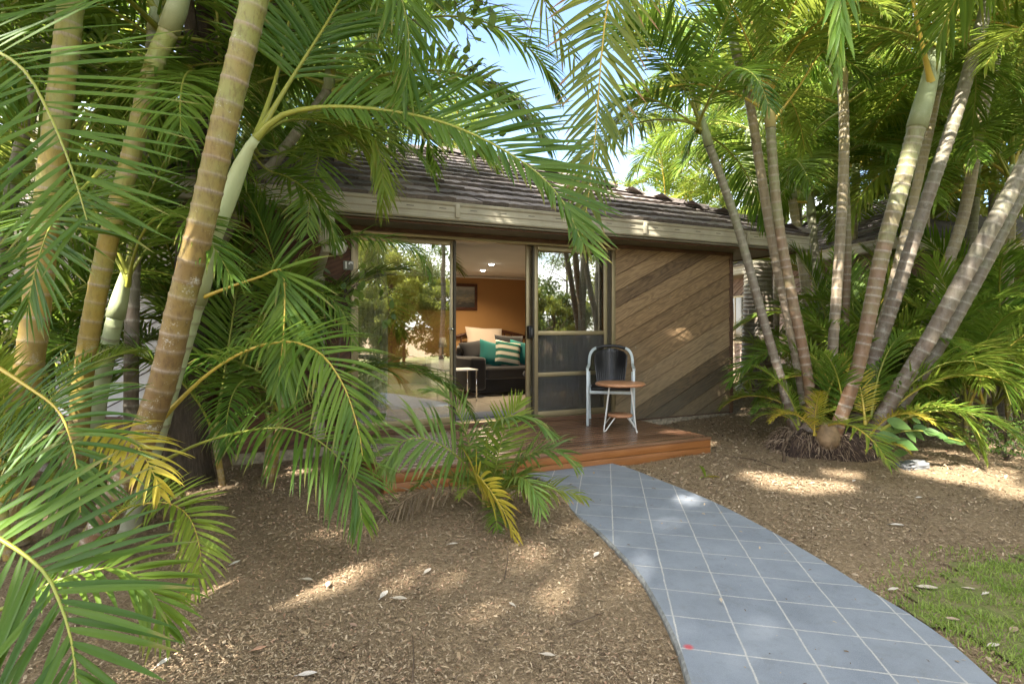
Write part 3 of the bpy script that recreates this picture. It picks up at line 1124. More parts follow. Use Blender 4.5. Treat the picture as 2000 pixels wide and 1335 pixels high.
sg = at_house('number_sign', 'small grey square house number plate beside the door frame', 'sign', -.083, -.034, 1.99)
mb = MB(); mb.box((-.052, -.006, -.047), (.052, .0, .047), bev=.002); mb.build('plate', M['sign'], sg)
fc = bpy.data.curves.new('numerals', 'FONT')
fc.body = '19'; fc.size = .098; fc.align_x = 'CENTER'; fc.align_y = 'CENTER'; fc.extrude = .0008; fc.offset = .0030
ft_ = bpy.data.objects.new('numeral_curve', fc); C.objects.link(ft_)
bpy.context.view_layer.update()
fm = bpy.data.meshes.new_from_object(ft_.evaluated_get(bpy.context.evaluated_depsgraph_get()))
bpy.data.objects.remove(ft_)
fo = bpy.data.objects.new('numerals', fm); C.objects.link(fo); fm.materials.clear()
fo.parent = sg; fo.location = (0, -.0075, 0); fo.rotation_euler = (R(90), 0, 0); fm.materials.append(M['white'])
wl = at_house('wall_light', 'round white bulkhead light on the wall above the number plate', 'wall light', -.20, -.036, 2.19)
mb = MB(); Mx = Matrix.Rotation(R(90), 4, 'X')
mb.lathe([(.0, 0), (.10, 0), (.105, .02), (.09, .055), (.05, .075), (.0, .08)], 24)
mb.v = [np.array([(Mx @ Vector(q))[:] for q in v]) for v in mb.v]
mb.build('diffuser', M['white'], wl)
hk = at_house('wall_hook', 'black metal hook fixed to the wall below the number plate', 'hook', -.10, -.034, 1.78)
mb = MB(); mb.box((-.02, -.012, -.08), (.02, 0, .08), bev=.003)
mb.tube(spline([(0, -.01, .07), (0, -.05, .075), (0, -.055, -.05), (0, -.03, -.08), (0, -.012, -.06)], 16), .012, 8)
mb.build('bracket', M['black'], hk)
# ------------------------------------------------------------------ table and chair on the deck
DKZ = .191
tb = thing('side_table', 'small round wooden table on white hairpin legs standing on the deck', 'table', (1.215, 6.44, DKZ))
mb = MB()
mb.lathe([(.0, .497), (.262, .497), (.274, .503), (.279, .514), (.274, .525), (.262, .531), (.0, .531)], 48, smooth=True)
mb.build('tabletop', M['tabletop'], tb)
mb = MB()
mb.lathe([(.0, .150), (.128, .150), (.136, .156), (.139, .165), (.136, .174), (.128, .180), (.0, .180)], 40)
mb.build('shelf', M['tabletop'], tb)
for a in (22, 112, 202, 292):
    ca, sa = math.cos(R(a + 14)), math.sin(R(a + 14))
    tx, ty = -sa, ca
    pts = []
    for (r, t, z) in ((.165, -.01, .50), (.20, -.01, .30), (.245, -.01, .03), (.25, -.005, .012), (.248, .004, .009), (.235, .012, .02), (.17, .02, .09), (.105, .025, .152)):
        pts.append((ca * r + tx * t, sa * r + ty * t, z))
    mb = MB()
    mb.tube(spline(pts, 40), .0062, 8)
    mb.build('leg', M['white_metal'], tb)

ch = thing('armchair', 'pale blue metal garden armchair with black woven back behind the small table', 'chair', (1.19, 6.92, DKZ), R(-10))
# local: front -Y, seat width along X
for sx in (-1, 1):
    x = sx * .265
    mb = MB()
    mb.box((x - .014, -.285, 0), (x + .014, -.255, .655), bev=.005)
    mb.build('leg', M['silver'], ch)
    mb = MB()
    mb.tube(spline([(x, .20, .60), (x, .24, .30), (x * .97, .30, 0)], 10), .022, 4, flat=(.9, 1.1), smooth=False)
    mb.build('leg', M['silver'], ch)
    mb = MB()
    arm = spline([(x, -.29, .663), (x, -.15, .672), (x, .05, .676), (x, .15, .685), (x, .205, .715), (x * .99, .24, .765), (x * .94, .268, .82), (x * .82, .288, .866), (x * .66, .298, .89)], 48)
    mb.tube(arm, .019, 4, flat=(1.2, .75), smooth=False)
    mb.build('armrest', M['silver'], ch)
mb = MB()
arch = spline([(-.18, .297, .888), (-.10, .305, .910), (0, .308, .918), (.10, .305, .910), (.18, .297, .888)], 24)
mb.tube(arch, .024, 6, 1, flat=(1.1, .8))
# woven back: upright canes between the arch and the seat, plus a thin shell
for i in range(15):
    t = i / 14 * 2 - 1
    xt, xb = t * .198, t * .158
    zt = .882 - .075 * t * t
    dep = .10 * t * t
    mb.tube(spline([(xt, .29 - dep * .6, zt), (xt * .97, .285 - dep, .71), (xb, .225 - dep, .44)], 10), .0066, 6)
for z in np.linspace(.46, .845, 28):
    f = (z - .44) / .45
    hw = .158 + .040 * min(1, f)
    if z > .80: hw *= math.sqrt(max(.05, 1 - ((z - .80) / .09) ** 2))
    pts = [(t * hw, .225 + .065 * min(1, f) - .10 * (t * hw / .178) ** 2 + .006 + .003 * ((i_ % 2) * 2 - 1), z) for i_, t in enumerate(np.linspace(-1, 1, 23))]
    mb.tube(pts, .0045, 4, 1)
Vs_ = []
for z in np.linspace(.44, .884, 14):
    f = (z - .44) / .45
    hw = .158 + .040 * min(1, f)
    if z > .80: hw *= math.sqrt(max(.08, 1 - ((z - .80) / .088) ** 2))
    for t in np.linspace(-1, 1, 13):
        Vs_.append((t * hw, .225 + .065 * min(1, f) - .10 * (t * hw / .178) ** 2 + .016, z))
mb.add(Vs_, [(r * 13 + i, r * 13 + i + 1, r * 13 + i + 14, r * 13 + i + 13) for r in range(13) for i in range(12)], 1, None, True)
mb.build('backrest', [M['rib'], M['wicker']], ch)
mb = MB()
mb.box((-.225, -.24, .415), (.225, .23, .437), bev=.008)
for i in range(30):
    yy = -.235 + i * .0155
    mb.tube([(-.228, yy, .438), (.228, yy, .438)], .006, 6)
mb.build('seat', M['wicker'], ch)
mb = MB()
mb.box((-.247, -.285, .375), (.247, -.255, .41), bev=.004); mb.box((-.247, .2, .375), (.247, .225, .41), bev=.004)
mb.box((-.25, -.255, .385), (-.228, .22, .43), bev=.004); mb.box((.228, -.255, .385), (.25, .22, .43), bev=.004)
mb.build('seat_frame', M['silver'], ch)

# ------------------------------------------------------------------ room contents
def pillow(w_, h_, t_, mat, name, parent=None, seg=14):
    u = np.linspace(-1, 1, seg)
    V, F1 = [], []
    for s_ in (-1, 1):
        for a in u:
            for b in u:
                k = (1 - a ** 4) * (1 - b ** 4)
                pin = 1 - .09 * (abs(a) ** 2 * (1 - abs(b) ** 2) + abs(b) ** 2 * (1 - abs(a) ** 2)) * 0 - .08 * (1 - abs(a) * abs(b)) * max(abs(a), abs(b)) ** 4
                V.append((a * w_ / 2 * pin, s_ * t_ / 2 * max(0, k) ** .55, b * h_ / 2 * pin))
    n = seg
    for s_ in range(2):
        for i in range(n - 1):
            for j in range(n - 1):
                o = s_ * n * n
                q = (o + i * n + j, o + (i + 1) * n + j, o + (i + 1) * n + j + 1, o + i * n + j + 1)
                F1.append(q if s_ == 0 else q[::-1])
    m_ = MB(); m_.add(V, F1, 0, None, True)
    return m_.build(name, mat, parent)


FL = DZ
sofa = at_house('sofa', 'charcoal fabric sofa standing inside the open door', 'sofa', 2.2, 2.25, FL)
mb = MB(); mb.box((.0, .06, .05), (2.9, .98, .26), bev=.03); mb.build('base', M['sofa'], sofa)
mb = MB(); mb.box((.24, .0, .26), (1.5, .80, .46), bev=.05); mb.box((1.51, .0, .26), (2.66, .80, .46), bev=.05); mb.build('seat', M['sofa_seat'], sofa)
mb = MB(); mb.box((.05, .72, .26), (2.85, 1.0, .80), bev=.07); mb.build('backrest', M['sofa'], sofa)
mb = MB(); mb.box((-.04, -.02, .10), (.23, .99, .62), bev=.05); mb.build('armrest', M['sofa'], sofa)
mb = MB(); mb.box((2.67, -.02, .10), (2.94, .99, .62), bev=.05); mb.build('armrest', M['sofa'], sofa)


def cushion(label, u, wd, z, w_, h_, mat, tilt, roll, yaw=0, name='cushion', grp=None):
    o = pillow(w_, h_, .16, mat, name)
    o.rotation_euler = (R(tilt), R(roll), TH + R(yaw))
    o.location = HW(u, wd, z)
    return setp(o, label, 'cushion' if name == 'cushion' else 'pillow', grp)


cg = 'cushions on the sofa'
cushion('plain teal cushion, left of the striped one on the sofa', 2.66, 2.62, FL + .66, .44, .44, M['teal'], -22, 14, 5, grp=cg)
cushion('teal and cream striped cushion in the middle of the sofa', 2.92, 2.50, FL + .66, .46, .44, M['stripe'], -22, 10, -5, grp=cg)
cushion('plain teal cushion, right of the striped one on the sofa', 3.22, 2.60, FL + .66, .44, .42, M['teal'], -22, 12, -5, grp=cg)
cushion('black cushion lying at the left end of the sofa', 2.46, 2.85, FL + .70, .5, .38, M['blackc'], -30, -6, 10, grp=cg)
cushion('black cushion propped behind the striped cushion', 3.12, 2.86, FL + .76, .55, .42, M['blackc'], -18, 3, 0, grp=cg)
cushion('black cushion propped at the back right of the sofa', 3.95, 2.85, FL + .78, .55, .42, M['blackc'], -18, 10, 0, grp=cg)
bed = at_house('bed', 'bed with dark wooden headboard against the ochre wall', 'bed', 2.75, 3.45, FL)
mb = MB(); mb.box((0, .0, .30), (1.6, 1.25, .58), bev=.05); mb.build('mattress', M['cream'], bed)
mb = MB(); mb.box((.02, .02, .0), (1.58, 1.24, .30)); mb.build('base', M['darkwood'], bed)
mb = MB()
mb.box((-.05, 1.27, 0), (.0, 1.32, 1.02), bev=.01); mb.box((1.6, 1.27, 0), (1.65, 1.32, 1.02), bev=.01)
mb.tube(spline([(0, 1.295, .9), (.4, 1.295, 1.0), (.8, 1.295, 1.04), (1.2, 1.295, 1.0), (1.6, 1.295, .9)], 20), .03, 8)
mb.tube([(0, 1.295, .6), (1.6, 1.295, .6)], .025, 8)
for i in range(9):
    mb.tube([(.16 + i * .16, 1.295, .6), (.16 + i * .16, 1.295, .98)], .012, 6)
mb.build('headboard', M['darkwood'], bed)
o = cushion('plump cream pillow leaning on the bed headboard', 3.30, 4.45, FL + .86, .80, .50, M['cream'], -20, 3, 0, name='pillow')
nt_ = at_house('nightstand', 'small dark bedside table left of the bed', 'table', 2.30, 4.40, FL)
mb = MB(); mb.box((-.2, -.18, .50), (.22, .2, .54), bev=.005); mb.build('top', M['darkwood'], nt_)
mb = MB(); mb.box((-.18, -.16, .0), (.2, .18, .498), bev=.01); mb.build('cabinet', M['white'], nt_)
lp = at_house('table_lamp', 'bedside lamp with cream cone shade on the small dark table', 'lamp', 2.40, 4.40, FL + .541)
mb = MB(); mb.lathe([(.0, 0), (.07, 0), (.07, .015), (.015, .03), (.012, .24), (0, .24)], 18); mb.build('base', M['chrome'], lp)
mb = MB(); mb.lathe([(.085, .18), (.055, .36), (.05, .36), (.08, .18)], 22); mb.build('lamp_shade', M['cream'], lp)
ns = at_house('nest_table', 'low glass-topped table with thin chrome legs beside the sofa', 'table', 1.83, 1.95, FL)
mb = MB(); mb.box((-.26, -.2, .46), (.26, .22, .475), bev=.004); mb.build('top', M['white'], ns)
for a in (-.24, .24):
    for b in (-.18, .20):
        mb = MB(); mb.tube([(a, b, 0), (a, b, .46)], .011, 8); mb.build('leg', M['chrome'], ns)
st = at_house('bar_stool', 'chrome-legged stool with dark seat behind the screened door panel', 'stool', 2.55, .72, FL)
mb = MB(); mb.lathe([(0, .44), (.19, .44), (.2, .46), (.19, .5), (0, .5)], 24); mb.build('seat', M['blackc'], st)
for a in (-.13, 0.0, .13):
    mb = MB(); mb.tube([(a, .05 - abs(a), .44), (a * 1.1, .05 - abs(a), .02)], .014, 10); mb.lathe([(.0, 0), (.035, 0), (.03, .02), (.0, .03)], 12, (a * 1.1, .05 - abs(a), 0)); mb.build('leg', M['chrome'], st)
pc = at_house('framed_picture', 'framed seascape picture hanging on the ochre wall', 'picture', 2.80, ow1 - .002, 1.96)
mb = MB()
mb.box((-.75, -.03, -.27), (.47, -.005, -.21), bev=.006); mb.box((-.75, -.03, .21), (.47, -.005, .27), bev=.006); mb.box((.41, -.03, -.209), (.47, -.005, .209), bev=.006); mb.box((-.75, -.03, -.209), (-.69, -.005, .209), bev=.006)
mb.build('frame', M['darkwood'], pc)
mb = MB(); mb.box((-.69, -.016, -.209), (.41, -.004, .209)); mb.build('canvas', M['picture'], pc)
dm = at_house('doormat', 'dark navy doormat just inside the open door bay', 'mat', 1.5, .42, FL)
mb = MB(); mb.box((-.55, -.22, .001), (.55, .22, .014), bev=.005); mb.build('pile', M['mat'], dm)
for k, (u, wd, lab, e) in enumerate(((2.66, 2.59, 'larger lit recessed downlight nearer the open door', 26), (2.92, 3.6, 'smaller lit downlight near the ochre wall', 20))):
    d_ = at_house('downlight', lab, 'downlight', u, wd, oz1 - .001, 'recessed ceiling downlights')
    mb = MB(); mb.lathe([(.045, -.008), (.06, -.008), (.062, .0), (.045, .0)], 20); mb.build('rim', M['white'], d_)
    mb = MB(); mb.lathe([(0, -.026), (.03, -.024), (.046, -.012), (.046, -.001), (0, -.001)], 20); mb.build('lamp', M['lamp_on'], d_)
    sl = bpy.data.lights.new('bulb', 'SPOT'); sl.energy = e; sl.spot_size = R(150); sl.spot_blend = .8; sl.color = (1, .78, .5); sl.shadow_soft_size = .05
    so = bpy.data.objects.new('bulb', sl); C.objects.link(so); so.parent = d_; so.location = (0, 0, -.05)


def curtain(label, u0, u1, wd, mat, folds, z0=DZ + .03, z1=2.36, amp=.035, seed=0):
    rng = random.Random(seed)
    n = folds * 8
    us = np.linspace(u0, u1, n)
    zs = np.linspace(z0, z1, 8)
    V = []
    for z in zs:
        for i, u in enumerate(us):
            ph = i / 8 * 2 * math.pi
            fl = 1 + .25 * (1 - (z - z0) / (z1 - z0))
            V.append(HW(u + .01 * math.sin(z * 3 + i), wd + amp * fl * math.sin(ph + .3 * math.sin(z * 2)) + .01 * math.sin(ph * .37), z)[:])
    Q = [(r * n + i, r * n + i + 1, (r + 1) * n + i + 1, (r + 1) * n + i) for r in range(7) for i in range(n - 1)]
    o = linkmesh('curtain', quadmesh('curtain', V, Q, smooth=True), mat)
    # origin at the foot
    return setp(o, label, 'curtain', 'curtains at the door')


curtain('white curtain gathered at the left end of the glass door', .03, .36, .135, M['curtain'], 7, amp=.025)
curtain('grey-green sheer curtain gathered behind the right door panel', 2.86, 3.2, .15, M['curtain'], 6, amp=.03)
curtain('thin see-through curtain drawn behind the screened door panel', 2.14, 2.84, .17, M['sheer'], 9, amp=.03)

# ------------------------------------------------------------------ palm fronds
def frond_np(ctrl, L=.4, n=40, up=(0, 0, 1), pet=.2, vang=18, droop=.5, w0=.03, a0=68, a1=22, K=5, seed=0,
             rad=.011, sides=(1, 1), fold=.25, jit=.10, base_f=.55, tip_f=.35, nsp=22, dropout=.0, fix=False):
    rng = np.random.default_rng(seed)
    P = spline(ctrl, 160)
    T, S, N = frames(P, up)
    if fix:
        S = nrm(np.cross(T, np.asarray(up, float)[None])); N = np.cross(S, T)
    # rachis
    idx = np.linspace(0, 159, nsp).astype(int)
    rr = rad * (1 - .8 * np.linspace(0, 1, nsp)) * (1 + .8 * np.exp(-np.linspace(0, 1, nsp) * 14))
    RV, RF = sweep(P[idx], rr, 6, False, None, up)
    rcol = np.zeros((len(RV), 3)); rcol[:, 0] = .5; rcol[:, 2] = np.repeat(np.linspace(0, 1, nsp), 6)
    Vs, Qs, Cs, off = [RV], [np.array(RF)], [rcol], len(RV)
    mi = [np.ones(len(RF), int)]
    for side in (-1, 1):
        m = n
        t = np.linspace(0, 1, m)
        t = np.clip(t + rng.normal(0, .25 / m, m), 0, 1)
        keep = rng.random(m) >= dropout
        t = t[keep]; m = len(t)
        fi = (pet + (1 - pet) * t) * 159
        i0 = np.clip(fi.astype(int), 0, 158); fr = (fi - i0)[:, None]
        lerp = lambda A: A[i0] * (1 - fr) + A[i0 + 1] * fr
        p, tt, ss, nn = lerp(P), nrm(lerp(T)), nrm(lerp(S)), nrm(lerp(N))
        prof = np.interp(t, [0, .12, .35, .6, .85, 1], [base_f, .82, 1, .92, .62, tip_f])
        ln = L * prof * sides[0 if side < 0 else 1] * (1 + rng.normal(0, .05, m))
        al = np.radians(a0 + (a1 - a0) * t ** 1.15 + rng.normal(0, 4, m))
        v0_, v1_ = vang if isinstance(vang, tuple) else (vang, vang)
        va = np.radians(v0_ + (v1_ - v0_) * t + rng.normal(0, 7, m))
        d = np.cos(al)[:, None] * tt + np.sin(al)[:, None] * (side * ss * np.cos(va)[:, None] + nn * np.sin(va)[:, None])
        d = nrm(d + rng.normal(0, jit * .5, (m, 3)))
        dr = droop * (1 + rng.normal(0, .25, m))
        r_ = rng.random(m)
        wid = w0 * (.75 + .25 * prof) * (1 + rng.normal(0, .08, m))
        q = p.copy()
        st_ = []
        for k in range(K + 1):
            s = k / K
            wk = wid * np.interp(s, [0, .08, .3, .6, .85, 1], [.35, .75, 1, .82, .42, .03])
            b = nrm(tt - (tt * d).sum(1, keepdims=True) * d)
            nr = np.cross(d, b) * side
            nr = nr * np.sign((nr * nn).sum(1, keepdims=True) + 1e-6)
            e = b * (wk / 2)[:, None]
            lift = nr * (wk * fold)[:, None]
            st_.append(np.stack([q - e + lift, q, q + e + lift], 1))
            q = q + d * (ln / K)[:, None]
            d = d + np.array([0, 0, -1.0]) * (dr / K * (.35 + 1.3 * s))[:, None]
            d = nrm(d)
        A = np.stack(st_, 1)                       # m, K+1, 3, 3
        V = A.reshape(-1, 3)
        c = np.zeros((m, K + 1, 3, 3))
        c[..., 0] = r_[:, None, None]; c[..., 1] = (np.arange(K + 1) / K)[None, :, None]; c[..., 2] = t[:, None, None]
        bi = (np.arange(m) * (K + 1) * 3)[:, None, None] + (np.arange(K) * 3)[None, :, None] + np.arange(2)[None, None, :]
        Q = np.stack([bi, bi + 1, bi + 4, bi + 3], -1).reshape(-1, 4) + off
        Vs.append(V); Qs.append(Q); Cs.append(c.reshape(-1, 3)); mi.append(np.zeros(len(Q), int)); off += len(V)
    return np.vstack(Vs), np.vstack(Qs), np.vstack(Cs), np.concatenate(mi)


def hero(parent, ctrl, leaf='leaf', stalk='stalk', **kw):
    """a frond along points of the place, child of its palm"""
    V, Q, c, mi = frond_np(ctrl, **kw)
    o_ = np.array(parent.location) if parent is not None else np.zeros(3)
    me = quadmesh('frond', V - o_, Q, mi, c, True)
    return linkmesh('frond', me, [M[leaf], M[stalk]], parent)


LIB = {}


def lib_frond(key, e0, bend, L, leaf, stalk, seed, lf=.42, n=44, droop=.6, vang=18, w0=.032, pet=.16, **kw):
    """a frond in local space: starts at the origin, leans out along +X"""
    rng = random.Random(seed)
    pts = [(0, 0, 0)]
    x = z = 0.0
    y = 0.0
    tw = rng.uniform(-.2, .2)
    for i in range(12):
        s = (i + .5) / 12
        e = R(e0 - bend * s ** 1.4)
        x += math.cos(e) * L / 12; z += math.sin(e) * L / 12; y += tw * s * L / 12
        pts.append((x, y, z))
    V, Q, c, mi = frond_np(pts, L=lf, n=n, pet=pet, droop=droop, vang=vang, w0=w0, K=4, seed=seed, rad=.014, **kw)
    me = quadmesh('frond', V, Q, mi, c, True)
    me.materials.append(M[leaf]); me.materials.append(M[stalk])
    LIB[key] = me


k_ = 0
for tone, stalk in (('leaf', 'stalk'), ('leaf_dark', 'stalk'), ('leaf_light', 'stalk_gold')):
    for i, (e0, bend, L) in enumerate(((84, 40, 2.0), (74, 75, 2.2), (62, 100, 2.2), (48, 105, 2.1), (30, 95, 2.0), (10, 70, 1.8))):
        k_ += 1
        lib_frond((tone, i), e0, bend, L, tone, stalk, 100 + k_, lf=.52 + .03 * (i % 3), droop=.45 + .16 * i, vang=24 - 4 * i, n=66, w0=.025)
for i, (e0, bend, L) in enumerate(((80, 60, 1.0), (60, 95, 1.05), (40, 95, 1.0))):
    lib_frond(('gold', i), e0, bend, L, 'leaf_gold', 'stalk_gold', 300 + i, lf=.26, n=34, w0=.017)
    lib_frond(('small', i), e0, bend, L, 'leaf', 'stalk', 310 + i, lf=.30, n=40, w0=.017)
    lib_frond(('smalll', i), e0, bend, L, 'leaf_light', 'stalk_gold', 320 + i, lf=.30, n=40, w0=.017)
lib_frond(('dry', 0), -30, 55, 1.5, 'leaf_dry', 'stalk_dry', 340, lf=.34, n=34, droop=1.4, w0=.018)


def put_frond(parent, key, loc, az, scale=1.0, tilt=0.0, roll=0.0):
    o = bpy.data.objects.new('frond', LIB[key])
    C.objects.link(o)
    o.parent = parent
    o.location = loc
    o.rotation_euler = (R(roll), R(tilt), R(az))
    o.scale = (scale,) * 3
    return o


def crown(parent, loc, tone, rng, n=8, scale=1.0, lo=0, hi=5, az0=None, skip=None):
    """a spiral of fronds, the youngest upright, the oldest drooping"""
    az = rng.uniform(0, 360) if az0 is None else az0
    for i in range(n):
        k = int(round(lo + (hi - lo) * i / max(1, n - 1)))
        a = (az + i * 137.5) % 360
        if skip and skip(a, k):
            continue
        tt = tone if isinstance(tone, str) else rng.choice(tone)
        put_frond(parent, (tt, k), Vector(loc) + Vector((0, 0, -.04 * i * scale)), a, scale * rng.uniform(.85, 1.15), rng.uniform(-8, 8), rng.uniform(-8, 8))


def trunk_mesh(parent, ctrl, r0, r1, mat, seed, ringsp=(.09, .15), sides=20, name='trunk', flare=0.0, rings=True, bulge=.05):
    rng = np.random.default_rng(seed)
    P = spline(ctrl, 400)
    Ls = np.concatenate([[0], np.cumsum(np.linalg.norm(np.diff(P, axis=0), axis=1))])
    tot = Ls[-1]
    ss, rm, it, bl = [], [], [], []
    s = 0.0
    while s < tot:
        f = s / tot
        d = rng.uniform(*ringsp) * (1.0 if f < .8 else .8)
        tone = rng.random()
        if rings:
            g_ = rng.uniform(.35, 1.0)
            for ds, m_, b_ in ((0, .8, .6), (.004, 1, 1), (.012, 1, .8), (.017, .1, .15), (d * .3, 0, -.1), (d * .65, 0, -.15), (d - .012, 0, .1)):
                ss.append(s + ds); rm.append(m_ * g_); it.append(tone); bl.append(b_)
        else:
            for ds in (0, d * .5):
                ss.append(s + ds); rm.append(0); it.append(tone); bl.append(0)
        s += d
    ss = np.minimum(np.array(ss), tot); order = np.argsort(ss, kind='stable')
    ss = ss[order]; rm = np.array(rm)[order]; it = np.array(it)[order]; bl = np.array(bl)[order]
    f = ss / tot
    pts = np.stack([np.interp(ss, Ls, P[:, k]) for k in range(3)], 1)
    pts += np.linspace(0, 1e-4, len(pts))[:, None]
    rad = (r0 + (r1 - r0) * f + flare * np.exp(-ss / .12)) * (1 + bulge * bl)
    if not rings:
        rad = rad * (1 - .35 * sstep(.75, 1.0, f) + .10 * np.exp(-((f - .2) / .2) ** 2))
    V, Fc = sweep(pts, rad, sides, True, None, (0.1, 1, 0))
    n = len(pts)
    col = np.zeros((n, sides, 3))
    col[..., 0] = rm[:, None]; col[..., 1] = f[:, None]; col[..., 2] = it[:, None]
    mb = MB()
    mb.add(V, Fc, 0, col.reshape(-1, 3), True)
    return mb.build(name, M[mat], parent, parent.location)


def palm(label, ctrl, r0, r1, mat, seed, shaft=None, shaft_mat='shaft', tone='leaf', n=8, scale=1.0, lo=0, hi=5,
         group=None, ringsp=(.09, .15), flare=.02, skip=None, name='cane_palm', cat='palm', az0=None, sides=20):
    """ctrl: trunk points from foot to head; shaft: list of points above it"""
    rng = random.Random(seed)
    base = Vector(ctrl[0])
    root = thing(name, label, cat, base, 0, group)
    trunk_mesh(root, ctrl, r0, r1, mat, seed, ringsp, flare=flare, sides=sides)
    head = Vector(ctrl[-1])
    if shaft:
        trunk_mesh(root, [ctrl[-1]] + shaft, r1 * 1.12, r1 * .62, shaft_mat, seed + 1, (.2, .3), name='crownshaft', rings=False, sides=16)
        head = Vector(shaft[-1])
    if n:
        crown(root, head - base, tone, rng, n, scale, lo, hi, az0, skip)
    return root


def PT(*a):
    return [PX(*p) for p in a]


# ------------------------------------------------------------------ near left clump
GL = 'palms of the left clump'
L1 = palm('thick ringed palm trunk, golden brown with white lichen, leaning right in the left clump',
          PT((165, 1110, 3.20), (300, 800, 3.15), (352, 600, 3.1), (395, 430, 3.05), (448, 200, 3.0), (500, -10, 2.95), (540, -200, 2.9), (570, -380, 2.85)),
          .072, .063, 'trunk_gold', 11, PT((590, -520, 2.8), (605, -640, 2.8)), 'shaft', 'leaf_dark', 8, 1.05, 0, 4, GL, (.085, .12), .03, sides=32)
L2 = palm('palm with smooth pale green shaft leaning right behind the thick golden trunk',
          PT((240, 1060, 3.75), (300, 860, 3.7), (345, 700, 3.65), (378, 590, 3.6)), .066, .066, 'trunk_pale', 12,
          PT((410, 470, 3.55), (440, 400, 3.5), (478, 305, 3.45), (500, 270, 3.42)), 'shaft_pale', 'leaf', 0, 1.0, 0, 3, GL, (.10, .15))
L3 = palm('slim yellow-green ringed palm trunk third from the left in the left clump',
          PT((150, 1040, 3.9), (160, 760, 3.85), (205, 500, 3.8), (250, 330, 3.75), (300, 130, 3.7), (330, 60, 3.68)), .062, .056, 'trunk_yellow', 13,
          PT((350, 0, 3.65), (375, -110, 3.6), (390, -200, 3.6)), 'shaft', 'leaf', 8, 1.0, 0, 4, GL, (.085, .13), sides=28)
L4 = palm('stout yellow ringed palm trunk nearest the left edge of the garden bed',
          PT((20, 1060, 3.5), (40, 830, 3.5), (68, 630, 3.5), (100, 330, 3.5), (130, 90, 3.5), (150, -120, 3.5)), .078, .066, 'trunk_yellow', 14,
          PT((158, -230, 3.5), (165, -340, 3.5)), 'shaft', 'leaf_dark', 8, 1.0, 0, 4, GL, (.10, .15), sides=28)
L5 = palm('short bluish-white young palm stem with yellow stalks between the leaning trunks',
          PT((165, 960, 4.3), (200, 740, 4.25), (225, 620, 4.2)), .058, .055, 'trunk_pale', 15, PT((240, 560, 4.2), (250, 515, 4.15)), 'shaft_pale', 'leaf', 6, .8, 0, 3, GL)
L6 = palm('thin grey palm stem far left behind the stout yellow trunk',
          PT((-25, 860, 4.9), (-5, 560, 4.9), (30, 330, 4.9), (65, 200, 4.85), (95, 60, 4.8)), .05, .045, 'trunk_grey', 16, PT((110, 0, 4.8), (118, -60, 4.8)), 'shaft', 'leaf', 7, 1.0, 0, 5, GL)
# fronds seen large
hero(L4, PT((-230, 960, 2.0), (-80, 1010, 1.8), (70, 1100, 1.7), (122, 1190, 1.62), (146, 1290, 1.55), (152, 1400, 1.5)), L=.44, n=32, up=(.15, -.85, .5), fix=True, leaf='leaf_dark', pet=.25, vang=6, droop=.20, w0=.022, K=9, a0=72, a1=34, seed=21, rad=.012, tip_f=.5)
hero(L4, PT((-30, 700, 2.7), (50, 752, 2.55), (112, 800, 2.4), (141, 868, 2.3), (153, 940, 2.25), (157, 1000, 2.22)), L=.38, n=42, up=(.1, -.85, .5), fix=True, leaf='leaf_dark', pet=.30, vang=4, droop=.60, w0=.017, K=9, a0=76, a1=34, seed=22, rad=.010, stalk='stalk_gold')
hero(L4, PT((-240, -60, 2.6), (-60, 70, 2.4), (40, 130, 2.3), (95, 220, 2.25), (140, 330, 2.2), (170, 430, 2.2)), L=.70, n=40, up=(.3, -.85, .4), fix=True, pet=.12, vang=4, droop=.12, w0=.020, K=9, a0=80, a1=48, seed=23, rad=.013, leaf='leaf_dark')
hero(L3, PT((200, 330, 2.9), (150, 380, 2.6), (110, 420, 2.4), (80, 490, 2.25), (62, 560, 2.2), (55, 600, 2.2)), L=.42, n=40, up=(0, -.85, .5), fix=True, leaf='leaf_dark', pet=.2, vang=6, droop=.25, w0=.017, K=8, a0=80, a1=25, seed=24, rad=.009)
hero(L1, PT((318, 815, 3.3), (400, 735, 3.25), (480, 685, 3.2), (560, 667, 3.15), (625, 690, 3.05), (672, 755, 2.97), (700, 840, 2.93), (708, 890, 2.92)), L=.44, n=46, up=(0, -.25, 1), pet=.28, vang=(34, -16), droop=.8, w0=.020, K=9, a0=72, a1=26, seed=25, rad=.012, stalk='stalk_gold')
hero(L2, PT((385, 585, 3.6), (450, 560, 3.5), (510, 540, 3.45), (548, 527, 3.4), (556, 580, 3.38), (553, 660, 3.36), (541, 765, 3.34)), L=.46, n=38, up=(0.2, -.9, .4), pet=.42, vang=0, droop=.45, w0=.022, K=8, a0=44, a1=18, seed=26, rad=.011, stalk='stalk_gold', sides=(1.1, .6))
hero(L1, PT((295, 912, 3.4), (400, 862, 3.3), (520, 836, 3.2), (592, 845, 3.1), (652, 884, 3.02), (692, 942, 2.97), (707, 1015, 2.94)), L=.44, n=42, up=(0, -.35, 1), pet=.36, vang=(16, -10), droop=.8, w0=.019, K=9, a0=74, a1=26, seed=27, rad=.010)
hero(L1, PT((205, 1030, 3.1), (240, 995, 3.05), (290, 982, 3.0), (335, 984, 2.95), (370, 1010, 2.9), (388, 1060, 2.85), (390, 1110, 2.8), (360, 1165, 2.78)), L=.25, n=44, up=(.1, -.3, 1), pet=.10, vang=22, droop=.45, w0=.017, K=7, a0=66, a1=30, seed=28, rad=.006, leaf='leaf_light', stalk='stalk_gold')
